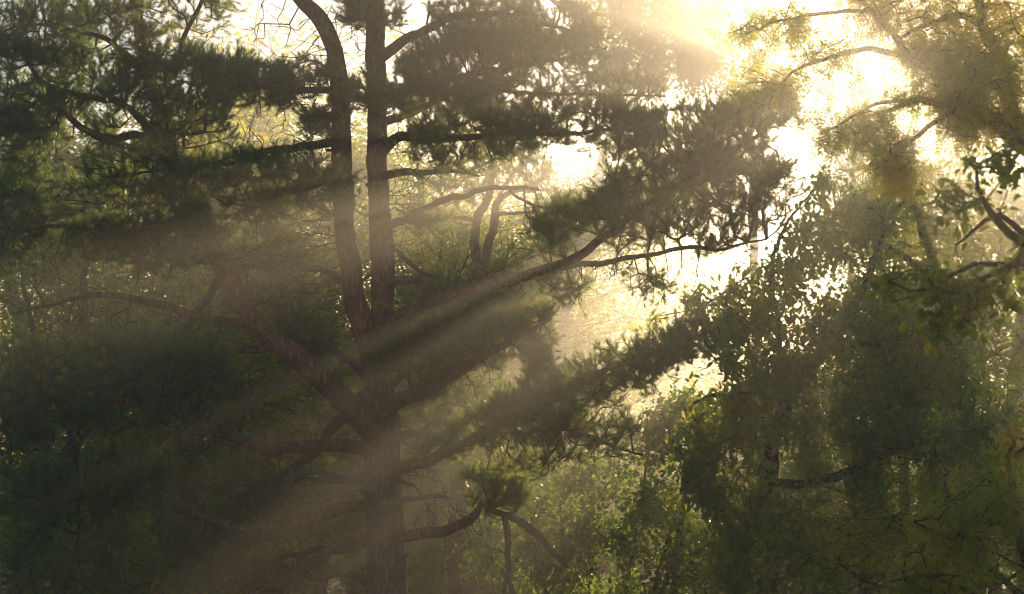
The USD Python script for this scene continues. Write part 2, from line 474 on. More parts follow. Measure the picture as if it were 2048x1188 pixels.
def leafy(tree, pads, limbs, leaves, mat, bark, per_tip=5, spread=0.09, scale=1.0, droop=0.5, single=0, dens=1.0, r0=0.003, leaf_name='leaf', twig_name='branches', crown='crown', keep=.35, lift=0.0):
    """Twigs with leaves; the 'single' leaves that show largest are parts of their own."""
    rng = tree.rng
    tips = np.vstack([sample_pad(l, d0, dd, int(n * dens), rng, 0) for l, d0, dd, n in pads])
    N, par, cnt, ids = tree.twigs(tips, limbs, keep, 0.3, 0.07)
    obj(tree.path, twig_name, twig_mesh(N, par, cnt, r0, .42, .04, 3), bark, kind='stuff')
    d = unit(N[ids] - N[par[ids]])
    k = np.repeat(np.arange(len(ids)), per_tip)
    back = rng.random(len(k))[:, None] ** 1.2 * 1.6
    at = N[ids][k] * (1 - back) + N[par[ids]][k] * back
    at = at + rng.normal(size=at.shape) * spread
    dirs = unit(d[k] * .5 + unit(rng.normal(size=at.shape)) * .9 + [0, 0, -droop + lift])
    R = frames(dirs, rng, np.array([0, 0, 1.0]))
    s = scale * (0.65 + 0.6 * rng.random(len(at)))
    pick = rng.integers(0, len(leaves), len(at))
    rest = np.ones(len(at), bool)
    if single:
        q = at - EYE
        dep = q @ FWD
        px, py = 1024 + F * (q @ RIGHT) / dep, 594 - F * (q @ UP) / dep
        ok = (px > 0) & (px < 2048) & (py > 0) & (py < 1188)
        best = np.argsort(np.where(ok, dep / s, 1e9))[:min(single, int(ok.sum()))]
        rest[best] = False
        for b in best:
            v, f = leaves[pick[b]]
            obj(tree.path, leaf_name, ((R[b] * s[b] @ v.T).T + at[b], f), mat)
    obj(tree.path, crown, place(leaves, at[rest], R[rest], s[rest], pick[rest]), mat, kind='stuff')


rng0 = np.random.default_rng(7)
SHOOTS = [prototype(f'pine_shoot_class_{k}', vf, MAT['needle']) for k, vf in enumerate(needle_shoots(rng0))]
NEEDLE = {'twig': MAT['pine_twig'], 'needle': MAT['needle']}

# ------------------------------------------------------------------ the great pine
pine = Tree('pine_tree', 'large red-barked Scots pine with forked trunk standing left of centre', 'tree', 11)
T = 25.0
pine.limb('trunk', [(778, 1900, T, 52), (776, 1500, T, 46), (774, 1188, T, 40), (770, 1050, T, 38), (766, 930, T, 36), (763, 850, T, 35), (758, 790, T, 30), (752, 740, T, 27), (748, 700, T, 24)], MAT['pine_base'], 'trunk', 44, .24, .04, 8.0, .008)
pine.limb('left_stem', [(748, 730, T, 20), (735, 690, T, 22), (714, 620, T, 22), (700, 540, T - .05, 21), (690, 450, T - .1, 21), (686, 330, T - .1, 20), (682, 200, T - .1, 19), (668, 110, T - .1, 18), (645, 45, T - .1, 16), (605, 0, T - .1, 14), (560, -50, T - .1, 11), (500, -220, T - .1, 9), (480, -450, T - .1, 5), (476, -560, T - .1, 2)], MAT['pine_bark'], 'limb', 26, .22, .05, 8.0, .012)
pine.limb('right_stem', [(752, 740, T + .1, 22), (762, 680, T + .1, 24), (766, 590, T + .1, 23), (765, 500, T + .1, 23), (758, 400, T + .1, 21), (754, 250, T + .1, 20), (751, 100, T + .1, 19), (748, 0, T + .1, 18), (744, -200, T + .1, 15), (742, -500, T + .1, 10), (738, -820, T + .1, 5), (736, -950, T + .1, 2)], MAT['pine_bark'], 'limb', 26, .22, .05, 8.0, .012)
pine.limb('left_limb', [(755, 880, T - .1, 26), (725, 835, T - .3, 26), (690, 800, T - .5, 25), (640, 755, T - .7, 24), (590, 710, T - .8, 22), (530, 665, T - .9, 21), (480, 605, T - 1, 20), (445, 530, T - 1, 19), (415, 470, T - 1, 18), (388, 410, T - 1, 17), (365, 340, T - .9, 15), (330, 250, T - .8, 14), (290, 130, T - .7, 12), (272, 0, T - .6, 10), (262, -150, T - .6, 8), (250, -330, T - .6, 5), (246, -450, T - .6, 2)], MAT['pine_bark'], 'limb', 26, .24, .05, 8.0, .02)
pine.limb('right_bough', [(758, 690, T, 18), (780, 655, T - .2, 15), (830, 620, T - .5, 13), (900, 588, T - .8, 12), (1000, 560, T - 1, 11), (1100, 535, T - 1.1, 10), (1175, 505, T - 1.1, 9), (1240, 455, T - 1.1, 8), (1320, 395, T - 1.1, 7), (1420, 330, T - 1.1, 5.5), (1520, 262, T - 1.1, 4), (1592, 195, T - 1.1, 2)], MAT['pine_bark'], 'limb', 14)
pine.limb('right_bough_low', [(1100, 537, T - 1.1, 7), (1180, 528, T - 1.2, 6), (1280, 515, T - 1.3, 5), (1400, 495, T - 1.4, 4), (1530, 478, T - 1.5, 2)], MAT['pine_twig'], 'limb', 8)
pine.limb('second_bough', [(765, 830, T - .2, 20), (790, 805, T - .4, 17), (850, 775, T - .7, 13), (930, 740, T - .9, 10), (1010, 695, T - 1, 7), (1100, 640, T - 1, 3)], MAT['pine_bark'], 'limb', 12)
pine.limb('third_bough', [(775, 940, T, 13), (850, 925, T - .8, 12), (920, 890, T - 1.2, 11), (1000, 850, T - 1.5, 10), (1100, 800, T - 1.7, 8), (1200, 745, T - 1.8, 6.5), (1300, 705, T - 1.8, 5), (1440, 655, T - 1.8, 2)], MAT['pine_bark'], 'limb', 12)
pine.limb('third_bough_low', [(1060, 818, T - 1.6, 6), (1130, 850, T - 1.5, 5), (1200, 880, T - 1.5, 4), (1290, 905, T - 1.5, 2)], MAT['pine_twig'], 'limb', 8)
pine.limb('upper_right', [(752, 120, T + .1, 14), (790, 95, T, 11), (850, 55, T - .2, 9), (930, 30, T - .4, 7), (1050, 40, T - .5, 5), (1190, 80, T - .5, 2)], MAT['pine_bark'], 'limb', 10)
pine.limb('upper_right_low', [(754, 200, T + .1, 11), (820, 180, T - .3, 9), (920, 150, T - .6, 7), (1050, 130, T - .8, 5), (1210, 100, T - .9, 2)], MAT['pine_twig'], 'limb', 10)
pine.limb('mid_right', [(757, 310, T + .1, 12), (800, 275, T - .2, 10), (880, 280, T - .5, 8), (1000, 275, T - .7, 6), (1130, 262, T - .8, 5), (1310, 262, T - .8, 2)], MAT['pine_twig'], 'limb', 10)
pine.limb('mid_right_thin', [(757, 355, T + .1, 9), (830, 340, T - .2, 7), (900, 345, T - .3, 4), (960, 350, T - .4, 2)], MAT['pine_twig'], 'limb', 8)
pine.limb('long_thin', [(860, 192, T - .4, 4), (960, 180, T - .5, 4), (1080, 185, T - .5, 3.5), (1200, 185, T - .5, 3), (1330, 195, T - .5, 1.5)], MAT['pine_twig'], 'limb', 8)
pine.limb('left_high', [(684, 180, T - .1, 9), (640, 180, T - .2, 7), (560, 178, T - .3, 6), (470, 150, T - .4, 4), (400, 130, T - .4, 2)], MAT['pine_twig'], 'limb', 8)
pine.limb('left_mid', [(690, 280, T - .1, 11), (650, 285, T - .2, 9), (590, 290, T - .3, 8), (520, 300, T - .4, 6), (430, 330, T - .6, 4), (250, 350, T - .9, 2)], MAT['pine_twig'], 'limb', 8)
pine.limb('bough_one', [(735, 897, T - .2, 15), (690, 893, T - .5, 14), (640, 890, T - .8, 13), (580, 893, T - 1.1, 12), (540, 902, T - 1.3, 12), (500, 888, T - 1.5, 12), (450, 868, T - 1.7, 11), (390, 842, T - 1.9, 10), (340, 822, T - 2, 8), (230, 800, T - 2.1, 6), (100, 790, T - 2.2, 4), (0, 800, T - 2.3, 2)], MAT['pine_bark'], 'limb', 14)
pine.limb('bough_two', [(745, 1015, T, 12), (700, 1012, T - .3, 13), (640, 1032, T - .6, 13), (580, 1050, T - .9, 13), (500, 1056, T - 1.2, 11), (420, 1040, T - 1.5, 8), (300, 1000, T - 1.8, 5), (150, 990, T - 2, 2)], MAT['pine_bark'], 'limb', 12)
pine.limb('bough_three', [(748, 1085, T, 12), (710, 1078, T - .3, 11), (670, 1090, T - .6, 10), (630, 1115, T - .9, 10), (580, 1148, T - 1.2, 10), (510, 1188, T - 1.5, 9), (400, 1230, T - 1.8, 6)], MAT['pine_bark'], 'limb', 12)
pine.limb('bough_four', [(750, 1185, T, 11), (720, 1150, T - .3, 9), (685, 1138, T - .5, 8), (630, 1150, T - .8, 6), (560, 1120, T - 1, 3)], MAT['pine_bark'], 'limb', 10)
pine.limb('bough_five', [(495, 648, T - .9, 10), (440, 642, T - 1.2, 9), (370, 625, T - 1.4, 8), (310, 605, T - 1.6, 8), (250, 594, T - 1.8, 7), (190, 593, T - 1.9, 6), (120, 605, T - 2, 4), (30, 625, T - 2, 2)], MAT['pine_bark'], 'limb', 10)
pine.limb('bough_six', [(385, 425, T - 1, 10), (330, 450, T - 1.2, 8), (250, 480, T - 1.5, 6), (170, 458, T - 1.6, 5), (90, 452, T - 1.7, 4), (0, 460, T - 1.8, 2)], MAT['pine_bark'], 'limb', 10)
pine.limb('bough_seven', [(350, 300, T - .9, 9), (270, 270, T - 1.1, 8), (190, 270, T - 1.2, 8), (110, 200, T - 1.3, 6), (50, 120, T - 1.4, 4), (0, 60, T - 1.4, 2)], MAT['pine_bark'], 'limb', 10)
pine.limb('bough_eight', [(345, 290, T - .8, 8), (240, 215, T - .9, 7), (150, 180, T - 1, 6), (60, 170, T - 1, 4), (-20, 190, T - 1, 2)], MAT['pine_twig'], 'limb', 8)
pine.limb('bough_nine', [(300, 160, T - .7, 8), (250, 110, T - .7, 7), (190, 70, T - .8, 5), (80, 50, T - .9, 3), (0, 70, T - 1, 2)], MAT['pine_twig'], 'limb', 8)
pine.limb('bough_ten', [(355, 125, T - .7, 6), (375, 60, T - .7, 5), (400, 0, T - .7, 4), (430, -60, T - .7, 2)], MAT['pine_twig'], 'limb', 8)
pine.limb('back_limb', [(752, 780, T + .2, 13), (715, 800, T + .4, 12), (680, 840, T + .6, 12), (650, 880, T + .8, 10), (600, 930, T + 1.2, 7), (520, 980, T + 1.5, 3)], MAT['pine_bark'], 'limb', 10)
pine.limb('stub_limb', [(600, 755, T - .7, 8), (565, 768, T - .9, 7), (530, 785, T - 1.1, 6), (500, 815, T - 1.3, 5), (470, 870, T - 1.4, 3)], MAT['pine_twig'], 'limb', 8)
pine.limb('stub_limb_b', [(525, 685, T - .9, 7), (480, 700, T - 1.2, 6), (440, 722, T - 1.4, 4), (380, 740, T - 1.7, 2)], MAT['pine_bark'], 'limb', 8)
pine.limb('right_low', [(795, 1078, T - .1, 11), (840, 1068, T - .3, 11), (890, 1060, T - .5, 10), (935, 1043, T - .6, 9), (960, 1015, T - .6, 6), (1010, 990, T - .6, 3)], MAT['pine_bark'], 'limb', 12)
pine.limb('droop', [(985, 1022, T - .6, 6), (1040, 1042, T - .5, 8), (1085, 1075, T - .5, 7), (1110, 1115, T - .5, 6), (1130, 1140, T - .5, 3)], MAT['pine_twig'], 'limb', 8)
pine.limb('droop_b', [(1008, 1030, T - .5, 7), (1015, 1070, T - .5, 7), (1018, 1130, T - .5, 6), (1012, 1200, T - .5, 4)], MAT['pine_twig'], 'limb', 8)
pine.limb('curl', [(772, 570, T - .1, 8), (790, 562, T - .3, 9), (815, 562, T - .4, 8), (838, 572, T - .5, 6)], MAT['pine_bark'], 'limb', 8)
pine.limb('stay', [(780, 490, T, 4), (810, 520, T - .1, 5), (835, 548, T - .2, 4), (870, 560, T - .3, 2)], MAT['pine_twig'], 'limb', 8)
lich = 'grey lichen covered dead branch'
pine.limb('lichen_a', [(735, 946, T - .1, 6), (690, 945, T - .4, 6), (650, 940, T - .7, 7), (605, 943, T - .9, 7), (578, 962, T - 1, 7), (560, 990, T - 1.1, 5), (550, 1015, T - 1.1, 2)], MAT['lichen_bark'], 'dead_branch', 10, .4, .05, 14, label=lich)
pine.limb('lichen_b', [(760, 1010, T - .75, 6), (800, 997, T - .9, 6), (830, 990, T - .9, 5), (870, 992, T - .9, 5), (905, 998, T - .9, 2)], MAT['lichen_bark'], 'dead_branch', 8, .4, .05, 14, label=lich)
pine.limb('lichen_c', [(785, 875, T - .75, 4), (820, 885, T - .9, 4), (860, 905, T - 1, 2)], MAT['lichen_bark'], 'dead_branch', 8, .3, .05, 14)


def bough(pads, limbs, **kw):
    return pine_foliage(pine, pads, limbs, SHOOTS, NEEDLE, **kw)


bough([([(10, 800, 80), (130, 775, 75), (250, 770, 75), (380, 765, 65), (480, 775, 45)], T - 2.2, 1.5, 760)], ['bough_one'])
bough([([(30, 900, 80), (90, 1000, 80), (60, 1110, 90)], T - 2.2, 1.3, 380), ([(180, 975, 45), (290, 950, 45), (330, 990, 40)], T - 2.2, .8, 150), ([(180, 1080, 60), (260, 1130, 50)], T - 1.8, 1, 90)], ['bough_two', 'bough_one'])
bough([([(165, 355, 32), (260, 345, 38), (380, 375, 42), (500, 360, 40), (600, 360, 38), (700, 388, 38)], T - .9, 1.1, 620)], ['left_mid', 'left_limb', 'left_stem'])
bough([([(150, 490, 35), (250, 490, 45), (340, 480, 45), (440, 485, 35)], T - 1.3, .9, 420)], ['bough_six', 'left_limb'])
bough([([(205, 235, 45), (300, 190, 80), (390, 180, 80), (465, 215, 45)], T - 1.2, 1.1, 640)], ['left_limb', 'bough_eight', 'left_high'])
bough([([(0, 50, 60), (120, 80, 55), (200, 50, 50), (300, 20, 40), (450, 0, 35)], T - .8, 1.3, 520)], ['bough_nine', 'bough_ten', 'left_limb'])
bough([([(0, 190, 80), (90, 200, 70), (160, 170, 45)], T - 1.1, 1.1, 380), ([(0, 290, 50), (90, 280, 40)], T - 1.2, 1, 150)], ['bough_seven', 'bough_eight'])
bough([([(-20, 380, 55), (70, 400, 50)], T - 1.5, 1, 190), ([(-20, 490, 50), (60, 520, 30)], T - 1.5, 1, 110)], ['bough_six'])
bough([([(420, 165, 40), (500, 165, 35), (600, 190, 25)], T - .3, .8, 240)], ['left_high'])
bough([([(810, 165, 32), (900, 125, 48), (1000, 115, 46), (1100, 115, 40), (1200, 105, 28)], T - .6, 1.3, 720), ([(700, 185, 25), (830, 195, 28), (960, 185, 22)], T - .6, .7, 240)], ['upper_right_low', 'upper_right'])
bough([([(860, 40, 18), (950, 15, 26), (1080, 10, 26), (1190, 45, 16)], T + .2, 1, 230)], ['upper_right'])
bough([([(900, 185, 16), (1050, 180, 18), (1200, 175, 20), (1320, 188, 22)], T - .4, .6, 190)], ['long_thin'])
bough([([(820, 310, 42), (920, 285, 42), (1020, 270, 38), (1120, 252, 35), (1220, 250, 32), (1310, 258, 22)], T - .7, 1, 640)], ['mid_right', 'mid_right_thin'])
bough([([(1215, 345, 35), (1270, 325, 50), (1330, 300, 62), (1430, 290, 55), (1520, 255, 42), (1590, 205, 25)], T - 1.1, 1.1, 760)], ['right_bough'])
bough([([(1080, 480, 28), (1180, 450, 40), (1300, 420, 55), (1420, 395, 58), (1530, 385, 45), (1570, 345, 30)], T - 1.2, 1.1, 740)], ['right_bough', 'right_bough_low'], r0=.0045)
bough([([(1080, 575, 25), (1160, 590, 18)], T - 1.1, .5, 60), ([(1250, 570, 22), (1330, 580, 16)], T - 1.3, .4, 40), ([(1400, 480, 25), (1510, 470, 18)], T - 1.4, .5, 70)], ['right_bough_low'], extra=1)
bough([([(830, 690, 30), (930, 690, 38), (1010, 680, 38), (1095, 650, 26)], T - .9, .9, 420), ([(860, 780, 22), (900, 760, 20)], T - 1, .4, 60)], ['second_bough'])
bough([([(700, 725, 18), (760, 715, 28), (820, 700, 25)], T - .7, .5, 170)], ['trunk', 'second_bough'])
bough([([(900, 900, 26), (980, 850, 35), (1080, 815, 42), (1180, 770, 42), (1270, 728, 36), (1360, 690, 28), (1440, 660, 20)], T - 1.7, .9, 760), ([(1060, 745, 22), (1100, 720, 15)], T - 1.6, .4, 60)], ['third_bough'])
bough([([(980, 905, 40), (1090, 890, 40), (1180, 880, 30), (1280, 880, 25)], T - 1.5, .8, 260)], ['third_bough', 'third_bough_low'], extra=1)
bough([([(930, 970, 28), (1000, 990, 28), (1050, 995, 18)], T - .6, .6, 150)], ['right_low', 'droop'])
dead_twigs(pine, [([(300, 930, 60), (450, 930, 60), (600, 980, 50)], T - 1.4, 1.0, 260), ([(250, 1090, 60), (450, 1110, 60), (600, 1130, 40)], T - 1.2, 1, 220)], ['bough_one', 'bough_two', 'bough_three', 'bough_four'], MAT['pine_twig'])
dead_twigs(pine, [([(480, 240, 60), (580, 230, 60), (660, 160, 70)], T - .2, .8, 240), ([(480, 320, 30), (600, 310, 30), (700, 300, 40)], T - .3, .6, 160)], ['left_high', 'left_mid', 'left_stem'], MAT['pine_twig'])
dead_twigs(pine, [([(520, 480, 50), (600, 520, 60), (660, 560, 60)], T - .6, .8, 150), ([(500, 20, 50), (600, 90, 40), (700, 60, 40)], T, .7, 150)], ['left_stem', 'left_limb', 'right_stem'], MAT['pine_twig'])
dead_twigs(pine, [([(100, 420, 50), (60, 500, 50), (120, 560, 40)], T - 1.5, .8, 160), ([(120, 650, 40), (300, 650, 40), (420, 690, 30)], T - 1.5, .8, 130)], ['bough_five', 'bough_six'], MAT['pine_twig'])
dead_twigs(pine, [([(820, 900, 40), (850, 1000, 40), (1060, 1120, 60), (1000, 1140, 60)], T - .5, .6, 140), ([(860, 620, 40), (960, 520, 30)], T - .4, .5, 80)], ['right_low', 'droop', 'droop_b', 'trunk', 'right_bough'], MAT['pine_twig'])
dead_twigs(pine, [([(1100, 520, 30), (1250, 540, 30), (1400, 530, 25)], T - 1.2, .6, 160), ([(1120, 870, 40), (1250, 850, 40)], T - 1.5, .6, 130), ([(1150, 400, 50), (1350, 440, 40)], T - 1.1, .6, 120)], ['right_bough', 'right_bough_low', 'third_bough', 'third_bough_low'], MAT['pine_twig'])
dead_twigs(pine, [([(700, 60, 60), (720, 160, 60)], T + .3, .8, 110), ([(620, 400, 60), (640, 480, 60)], T + .2, .9, 130), ([(800, 400, 50), (830, 480, 60)], T + .2, .8, 120), ([(790, 230, 20), (800, 350, 30)], T, .6, 70)], ['left_stem', 'right_stem', 'mid_right', 'mid_right_thin'], MAT['pine_twig'], r0=.003)
dead_twigs(pine, [([(1000, 600, 40), (1120, 560, 30)], T - .8, .6, 90), ([(900, 800, 40), (1000, 760, 30)], T - .8, .6, 90), ([(500, 600, 60), (600, 640, 50)], T, .9, 130)], ['right_bough', 'second_bough', 'left_limb', 'left_stem'], MAT['pine_twig'], r0=.003)
bough([([(540, 165, 22), (620, 150, 26), (700, 190, 24)], T + .1, .9, 130), ([(600, 250, 20), (690, 250, 22)], T + .2, .9, 90)], ['left_high', 'left_stem', 'right_stem'])
bough([([(690, 20, 22), (740, 30, 22), (810, 20, 20)], T + .1, .8, 110)], ['upper_right', 'right_stem'])
for k, (x, y, dx, dy) in enumerate([(742, 985, -22, -6), (800, 960, 26, 8), (790, 1120, 24, -10), (745, 1130, -24, 6), (728, 560, 20, -16), (700, 500, -20, -8), (772, 450, 22, -8), (748, 380, -16, -12), (772, 640, 18, -14), (676, 300, -22, -6)]):
    pine.limb(f'stub_{k}', [(x - dx * .4, y - dy * .4, T - .18, 4.5), (x, y, T - .22, 4), (x + dx, y + dy, T - .3, 2.6)], MAT['pine_twig'], 'dead_stub', 7, .3, .03)
# the crown above the frame
TOP = [((746, -120), [(900, -170), (1080, -160), (1260, -120)], 45), ((745, -260), [(900, -320), (1060, -330), (1200, -290)], 55), ((743, -430), [(860, -500), (1000, -520), (1120, -500)], 60), ((740, -640), [(840, -700), (940, -730)], 70),
       ((745, -180), [(640, -230), (560, -240)], 45), ((743, -380), [(620, -430), (500, -470)], 60), ((740, -600), [(640, -660), (560, -700)], 70),
       ((262, -150), [(160, -190), (20, -190), (-120, -160)], 60), ((250, -300), [(140, -350), (20, -370)], 60), ((256, -220), [(360, -270), (450, -290)], 50), ((500, -200), [(420, -150), (360, -120)], 40)]
for n, ((x0, y0), mid, h) in enumerate(TOP):
    pine.limb(f'top_{n}', [(x0, y0, T - .1, 9)] + [(x, y, T - .1 + (.5 + .3 * k) * (-1) ** n, 7 - 1.5 * k) for k, (x, y) in enumerate(mid)], MAT['pine_twig'], 'limb', 7)
    bough([([(x, y, h) for x, y in mid], T - .1 + .6 * (-1) ** n, 1.7, 150 * len(mid) // 2)], [f'top_{n}'], scale=1.4, dens=1.0)
# boughs on the far side of the crown
BACK = [((770, 880), [(840, 860, .8), (920, 830, 1.8), (1000, 800, 2.8)], [([(820, 860, 40), (900, 830, 45), (1000, 790, 40)], T + 1.8, 1.3, 230)]),
        ((766, 780), [(830, 740, 1), (920, 700, 2), (1020, 640, 3)], [([(840, 740, 40), (930, 690, 45), (1030, 630, 40)], T + 2.2, 1.3, 250)]),
        ((764, 640), [(830, 620, 1), (920, 590, 2), (1040, 540, 3)], [([(830, 610, 35), (930, 590, 40), (1050, 545, 40)], T + 2.2, 1.3, 240)]),
        ((760, 460), [(840, 420, 1), (960, 380, 2), (1080, 380, 3)], [([(820, 455, 16), (900, 450, 14)], T + 1.0, .8, 50), ([(1080, 455, 30), (1150, 430, 30)], T + 2.4, 1.0, 110)]),
        ((755, 250), [(850, 210, 1), (980, 150, 2), (1120, 90, 3)], [([(950, 70, 30), (1100, 55, 30)], T + 2.4, 1.2, 130)]),
        ((700, 560), [(640, 540, 1), (560, 520, 2), (460, 540, 3)], [([(620, 560, 50), (540, 540, 55), (450, 560, 45)], T + 2.2, 1.3, 240)]),
        ((735, 760), [(660, 700, 1), (580, 680, 2), (480, 700, 3)], [([(650, 690, 50), (560, 690, 50)], T + 2.2, 1.3, 210)]),
        ((765, 960), [(680, 960, 1), (580, 960, 2), (440, 980, 3)], [([(640, 940, 60), (540, 960, 70), (430, 980, 70)], T + 2.2, 1.4, 330)]),
        ((772, 1080), [(660, 1100, 1), (540, 1120, 2), (380, 1110, 3)], [([(620, 1110, 60), (480, 1110, 70), (330, 1110, 70)], T + 2.2, 1.4, 330)]),
        ((690, 340), [(600, 380, 1), (500, 420, 2), (400, 440, 3)], [([(600, 420, 40), (500, 430, 40)], T + 2.0, 1.2, 150)]),
        ((372, 360), [(300, 400, .8), (200, 420, 1.6), (60, 400, 2.4)], [([(250, 410, 40), (100, 420, 50)], T + 1.2, 1.3, 200)]),
        ((450, 540), [(350, 680, 1), (200, 740, 2), (60, 740, 2.6)], [([(330, 720, 40), (180, 750, 50)], T + 1.4, 1.3, 200)])]
for n, ((x0, y0), mid, pads) in enumerate(BACK):
    pine.limb(f'back_{n}', [(x0, y0, T + .05, 9)] + [(x, y, T + d, 7.5 - 2 * k) for k, (x, y, d) in enumerate(mid)], MAT['pine_twig'], 'limb', 8)
    bough(pads, [f'back_{n}'], dens=1.0)
# ------------------------------------------------------------------ broadleaf trees that can be told apart
rngl = np.random.default_rng(21)
ASH = [ash_leaf(rngl) for _ in range(5)]
FINE_ASH = [ash_leaf(rngl, .17, 6, .042, .013) for _ in range(5)]
CHERRY = [one_leaf(.125, .052, .25, d) for d in (.1, .25, .4)]
HAZEL = [one_leaf(.10, .075, .2, d) for d in (.1, .3)]
HORN = [one_leaf(.072, .042, .3, d) for d in (.05, .2, .35)]
SMALL = [small_leaf(.05, .042), small_leaf(.06, .045)]
WILLOW = [one_leaf(.11, .035, .2, d) for d in (.2, .4)]

# cherry-like tree on the right
ch = Tree('cherry_tree', 'dark green broadleaf tree with long drooping leaves, right of the bright gap', 'tree', 31)
C = 29.0
ch.limb('trunk', [(1440, 1700, C, 22), (1465, 1250, C, 19), (1490, 1070, C, 17), (1535, 950, C, 16), (1556, 850, C, 15), (1585, 770, C, 15), (1640, 710, C, 12), (1690, 645, C, 9), (1725, 580, C, 7), (1760, 490, C, 5), (1765, 420, C, 2)], MAT['grey_bark'], 'trunk', 16, .2)
ch.limb('a', [(1553, 870, C, 8), (1535, 815, C - .2, 7), (1490, 790, C - .4, 6), (1430, 795, C - .6, 4), (1370, 820, C - .8, 2)], MAT['grey_bark'], 'limb', 8)
ch.limb('b', [(1537, 965, C, 9), (1620, 965, C - .4, 9), (1700, 938, C - .8, 9), (1790, 900, C - 1, 8), (1880, 880, C - 1.1, 6), (1980, 860, C - 1.2, 3)], MAT['grey_bark'], 'limb', 10)
ch.limb('c', [(1575, 790, C, 9), (1565, 740, C + .1, 8), (1560, 660, C + .2, 6), (1540, 570, C + .3, 5), (1560, 470, C + .4, 4), (1620, 390, C + .5, 2)], MAT['grey_bark'], 'limb', 8)
ch.limb('d', [(1650, 700, C, 7), (1730, 690, C - .4, 6), (1810, 720, C - .7, 5), (1900, 770, C - 1, 3)], MAT['grey_bark'], 'limb', 8)
ch.limb('e', [(1500, 1050, C, 8), (1440, 1000, C - .5, 7), (1380, 940, C - .9, 5), (1340, 860, C - 1.2, 3)], MAT['grey_bark'], 'limb', 8)
ch.limb('f', [(1495, 1065, C, 8), (1580, 1040, C - .5, 7), (1680, 1060, C - .9, 5), (1740, 1100, C - 1.2, 3)], MAT['grey_bark'], 'limb', 8)
ch.limb('g', [(1550, 620, C + .2, 5), (1500, 600, C, 4), (1440, 600, C - .2, 3), (1390, 620, C - .3, 1.5)], MAT['grey_bark'], 'limb', 8)
leafy(ch, [([(1450, 640, 50), (1530, 600, 65), (1610, 610, 70), (1700, 570, 70)], C - .3, 1.4, 330),
           ([(1570, 510, 45), (1650, 450, 55), (1720, 430, 45), (1780, 470, 45)], C, 1.3, 260),
           ([(1640, 390, 22), (1648, 345, 9)], C, .5, 16), ([(1370, 610, 12), (1410, 590, 18)], C - .3, .4, 22), ([(1295, 660, 8), (1310, 640, 8)], C - .4, .2, 6),
           ([(1420, 700, 40), (1500, 720, 50), (1590, 700, 50), (1690, 720, 50), (1790, 760, 55), (1900, 800, 55)], C - .8, 1.4, 420),
           ([(1660, 850, 35), (1780, 840, 45), (1900, 870, 55), (1970, 810, 50)], C - 1.1, 1.2, 300),
           ([(1480, 1010, 50), (1600, 1060, 60), (1670, 1130, 60)], C - .6, 1.2, 240), ([(1380, 880, 50), (1430, 960, 55)], C - .9, 1, 220), ([(1440, 800, 45), (1500, 870, 40)], C - .5, .8, 110), ([(1600, 830, 40), (1640, 930, 40)], C - .8, .8, 110),
           ([(1700, 1000, 40), (1780, 960, 40)], C - .9, .8, 110),
           ([(1500, 900, 50), (1560, 800, 45), (1600, 730, 40)], C - 1.3, .7, 170), ([(1750, 870, 50), (1850, 700, 55), (1940, 720, 60)], C - .7, 1.2, 260), ([(1850, 950, 45), (1960, 930, 50), (2030, 850, 60)], C - 1, 1.2, 220),
           ([(1700, 640, 50), (1790, 620, 50), (1860, 640, 40)], C + .2, 1.2, 220), ([(1430, 1090, 50), (1500, 1130, 50)], C - .9, 1, 130)],
      None, CHERRY, MAT['cherry'], MAT['grey_bark'], 6, .07, 1.2, .3, 300, 1.5)

# ash above the sun
ash = Tree('ash_tree', 'yellow-green ash tree leaning in at the upper right beside the sun', 'tree', 41)
A = 24.0
ash.limb('trunk', [(2260, 900, A, 34), (2190, 560, A, 30), (2110, 360, A, 27), (2040, 270, A, 25), (1960, 228, A, 14), (1900, 210, A, 11), (1845, 200, A, 8), (1780, 215, A, 5), (1730, 235, A, 2)], MAT['grey_bark'], 'trunk', 14, .2)
ash.limb('b', [(2045, 275, A, 20), (2022, 220, A + .1, 17), (2010, 150, A + .2, 15), (1985, 85, A + .2, 13), (1965, 50, A + .2, 10), (1950, -60, A + .2, 9), (1930, -300, A + .2, 6), (1900, -560, A + .2, 2)], MAT['grey_bark'], 'limb', 12)
ash.limb('c', [(2012, 175, A + .2, 10), (1930, 155, A, 9), (1832, 119, A - .3, 8), (1781, 62, A - .5, 7), (1736, 17, A - .6, 5), (1680, -30, A - .7, 3)], MAT['grey_bark'], 'limb', 10)
ash.limb('d', [(1832, 119, A - .3, 7), (1758, 93, A - .6, 6), (1700, 100, A - .8, 5), (1630, 128, A - 1, 4), (1560, 170, A - 1.2, 2)], MAT['grey_bark'], 'limb', 8)
ash.limb('e', [(1968, 54, A + .2, 8), (1925, 34, A, 7), (1870, 42, A - .3, 6), (1800, 75, A - .5, 3)], MAT['grey_bark'], 'limb', 8)
ash.limb('f', [(1745, 25, A - .6, 4), (1690, 20, A - .8, 4), (1600, 35, A - 1, 3), (1480, 70, A - 1.2, 1.5)], MAT['grey_bark'], 'limb', 8)
ash.limb('g', [(1930, 222, A, 7), (1880, 235, A - .3, 6), (1820, 285, A - .5, 4), (1780, 325, A - .6, 2)], MAT['grey_bark'], 'limb', 8)
ash.limb('h', [(1840, 202, A, 4), (1770, 205, A - .2, 4), (1700, 240, A - .4, 3), (1640, 270, A - .5, 1.5)], MAT['grey_bark'], 'limb', 8)
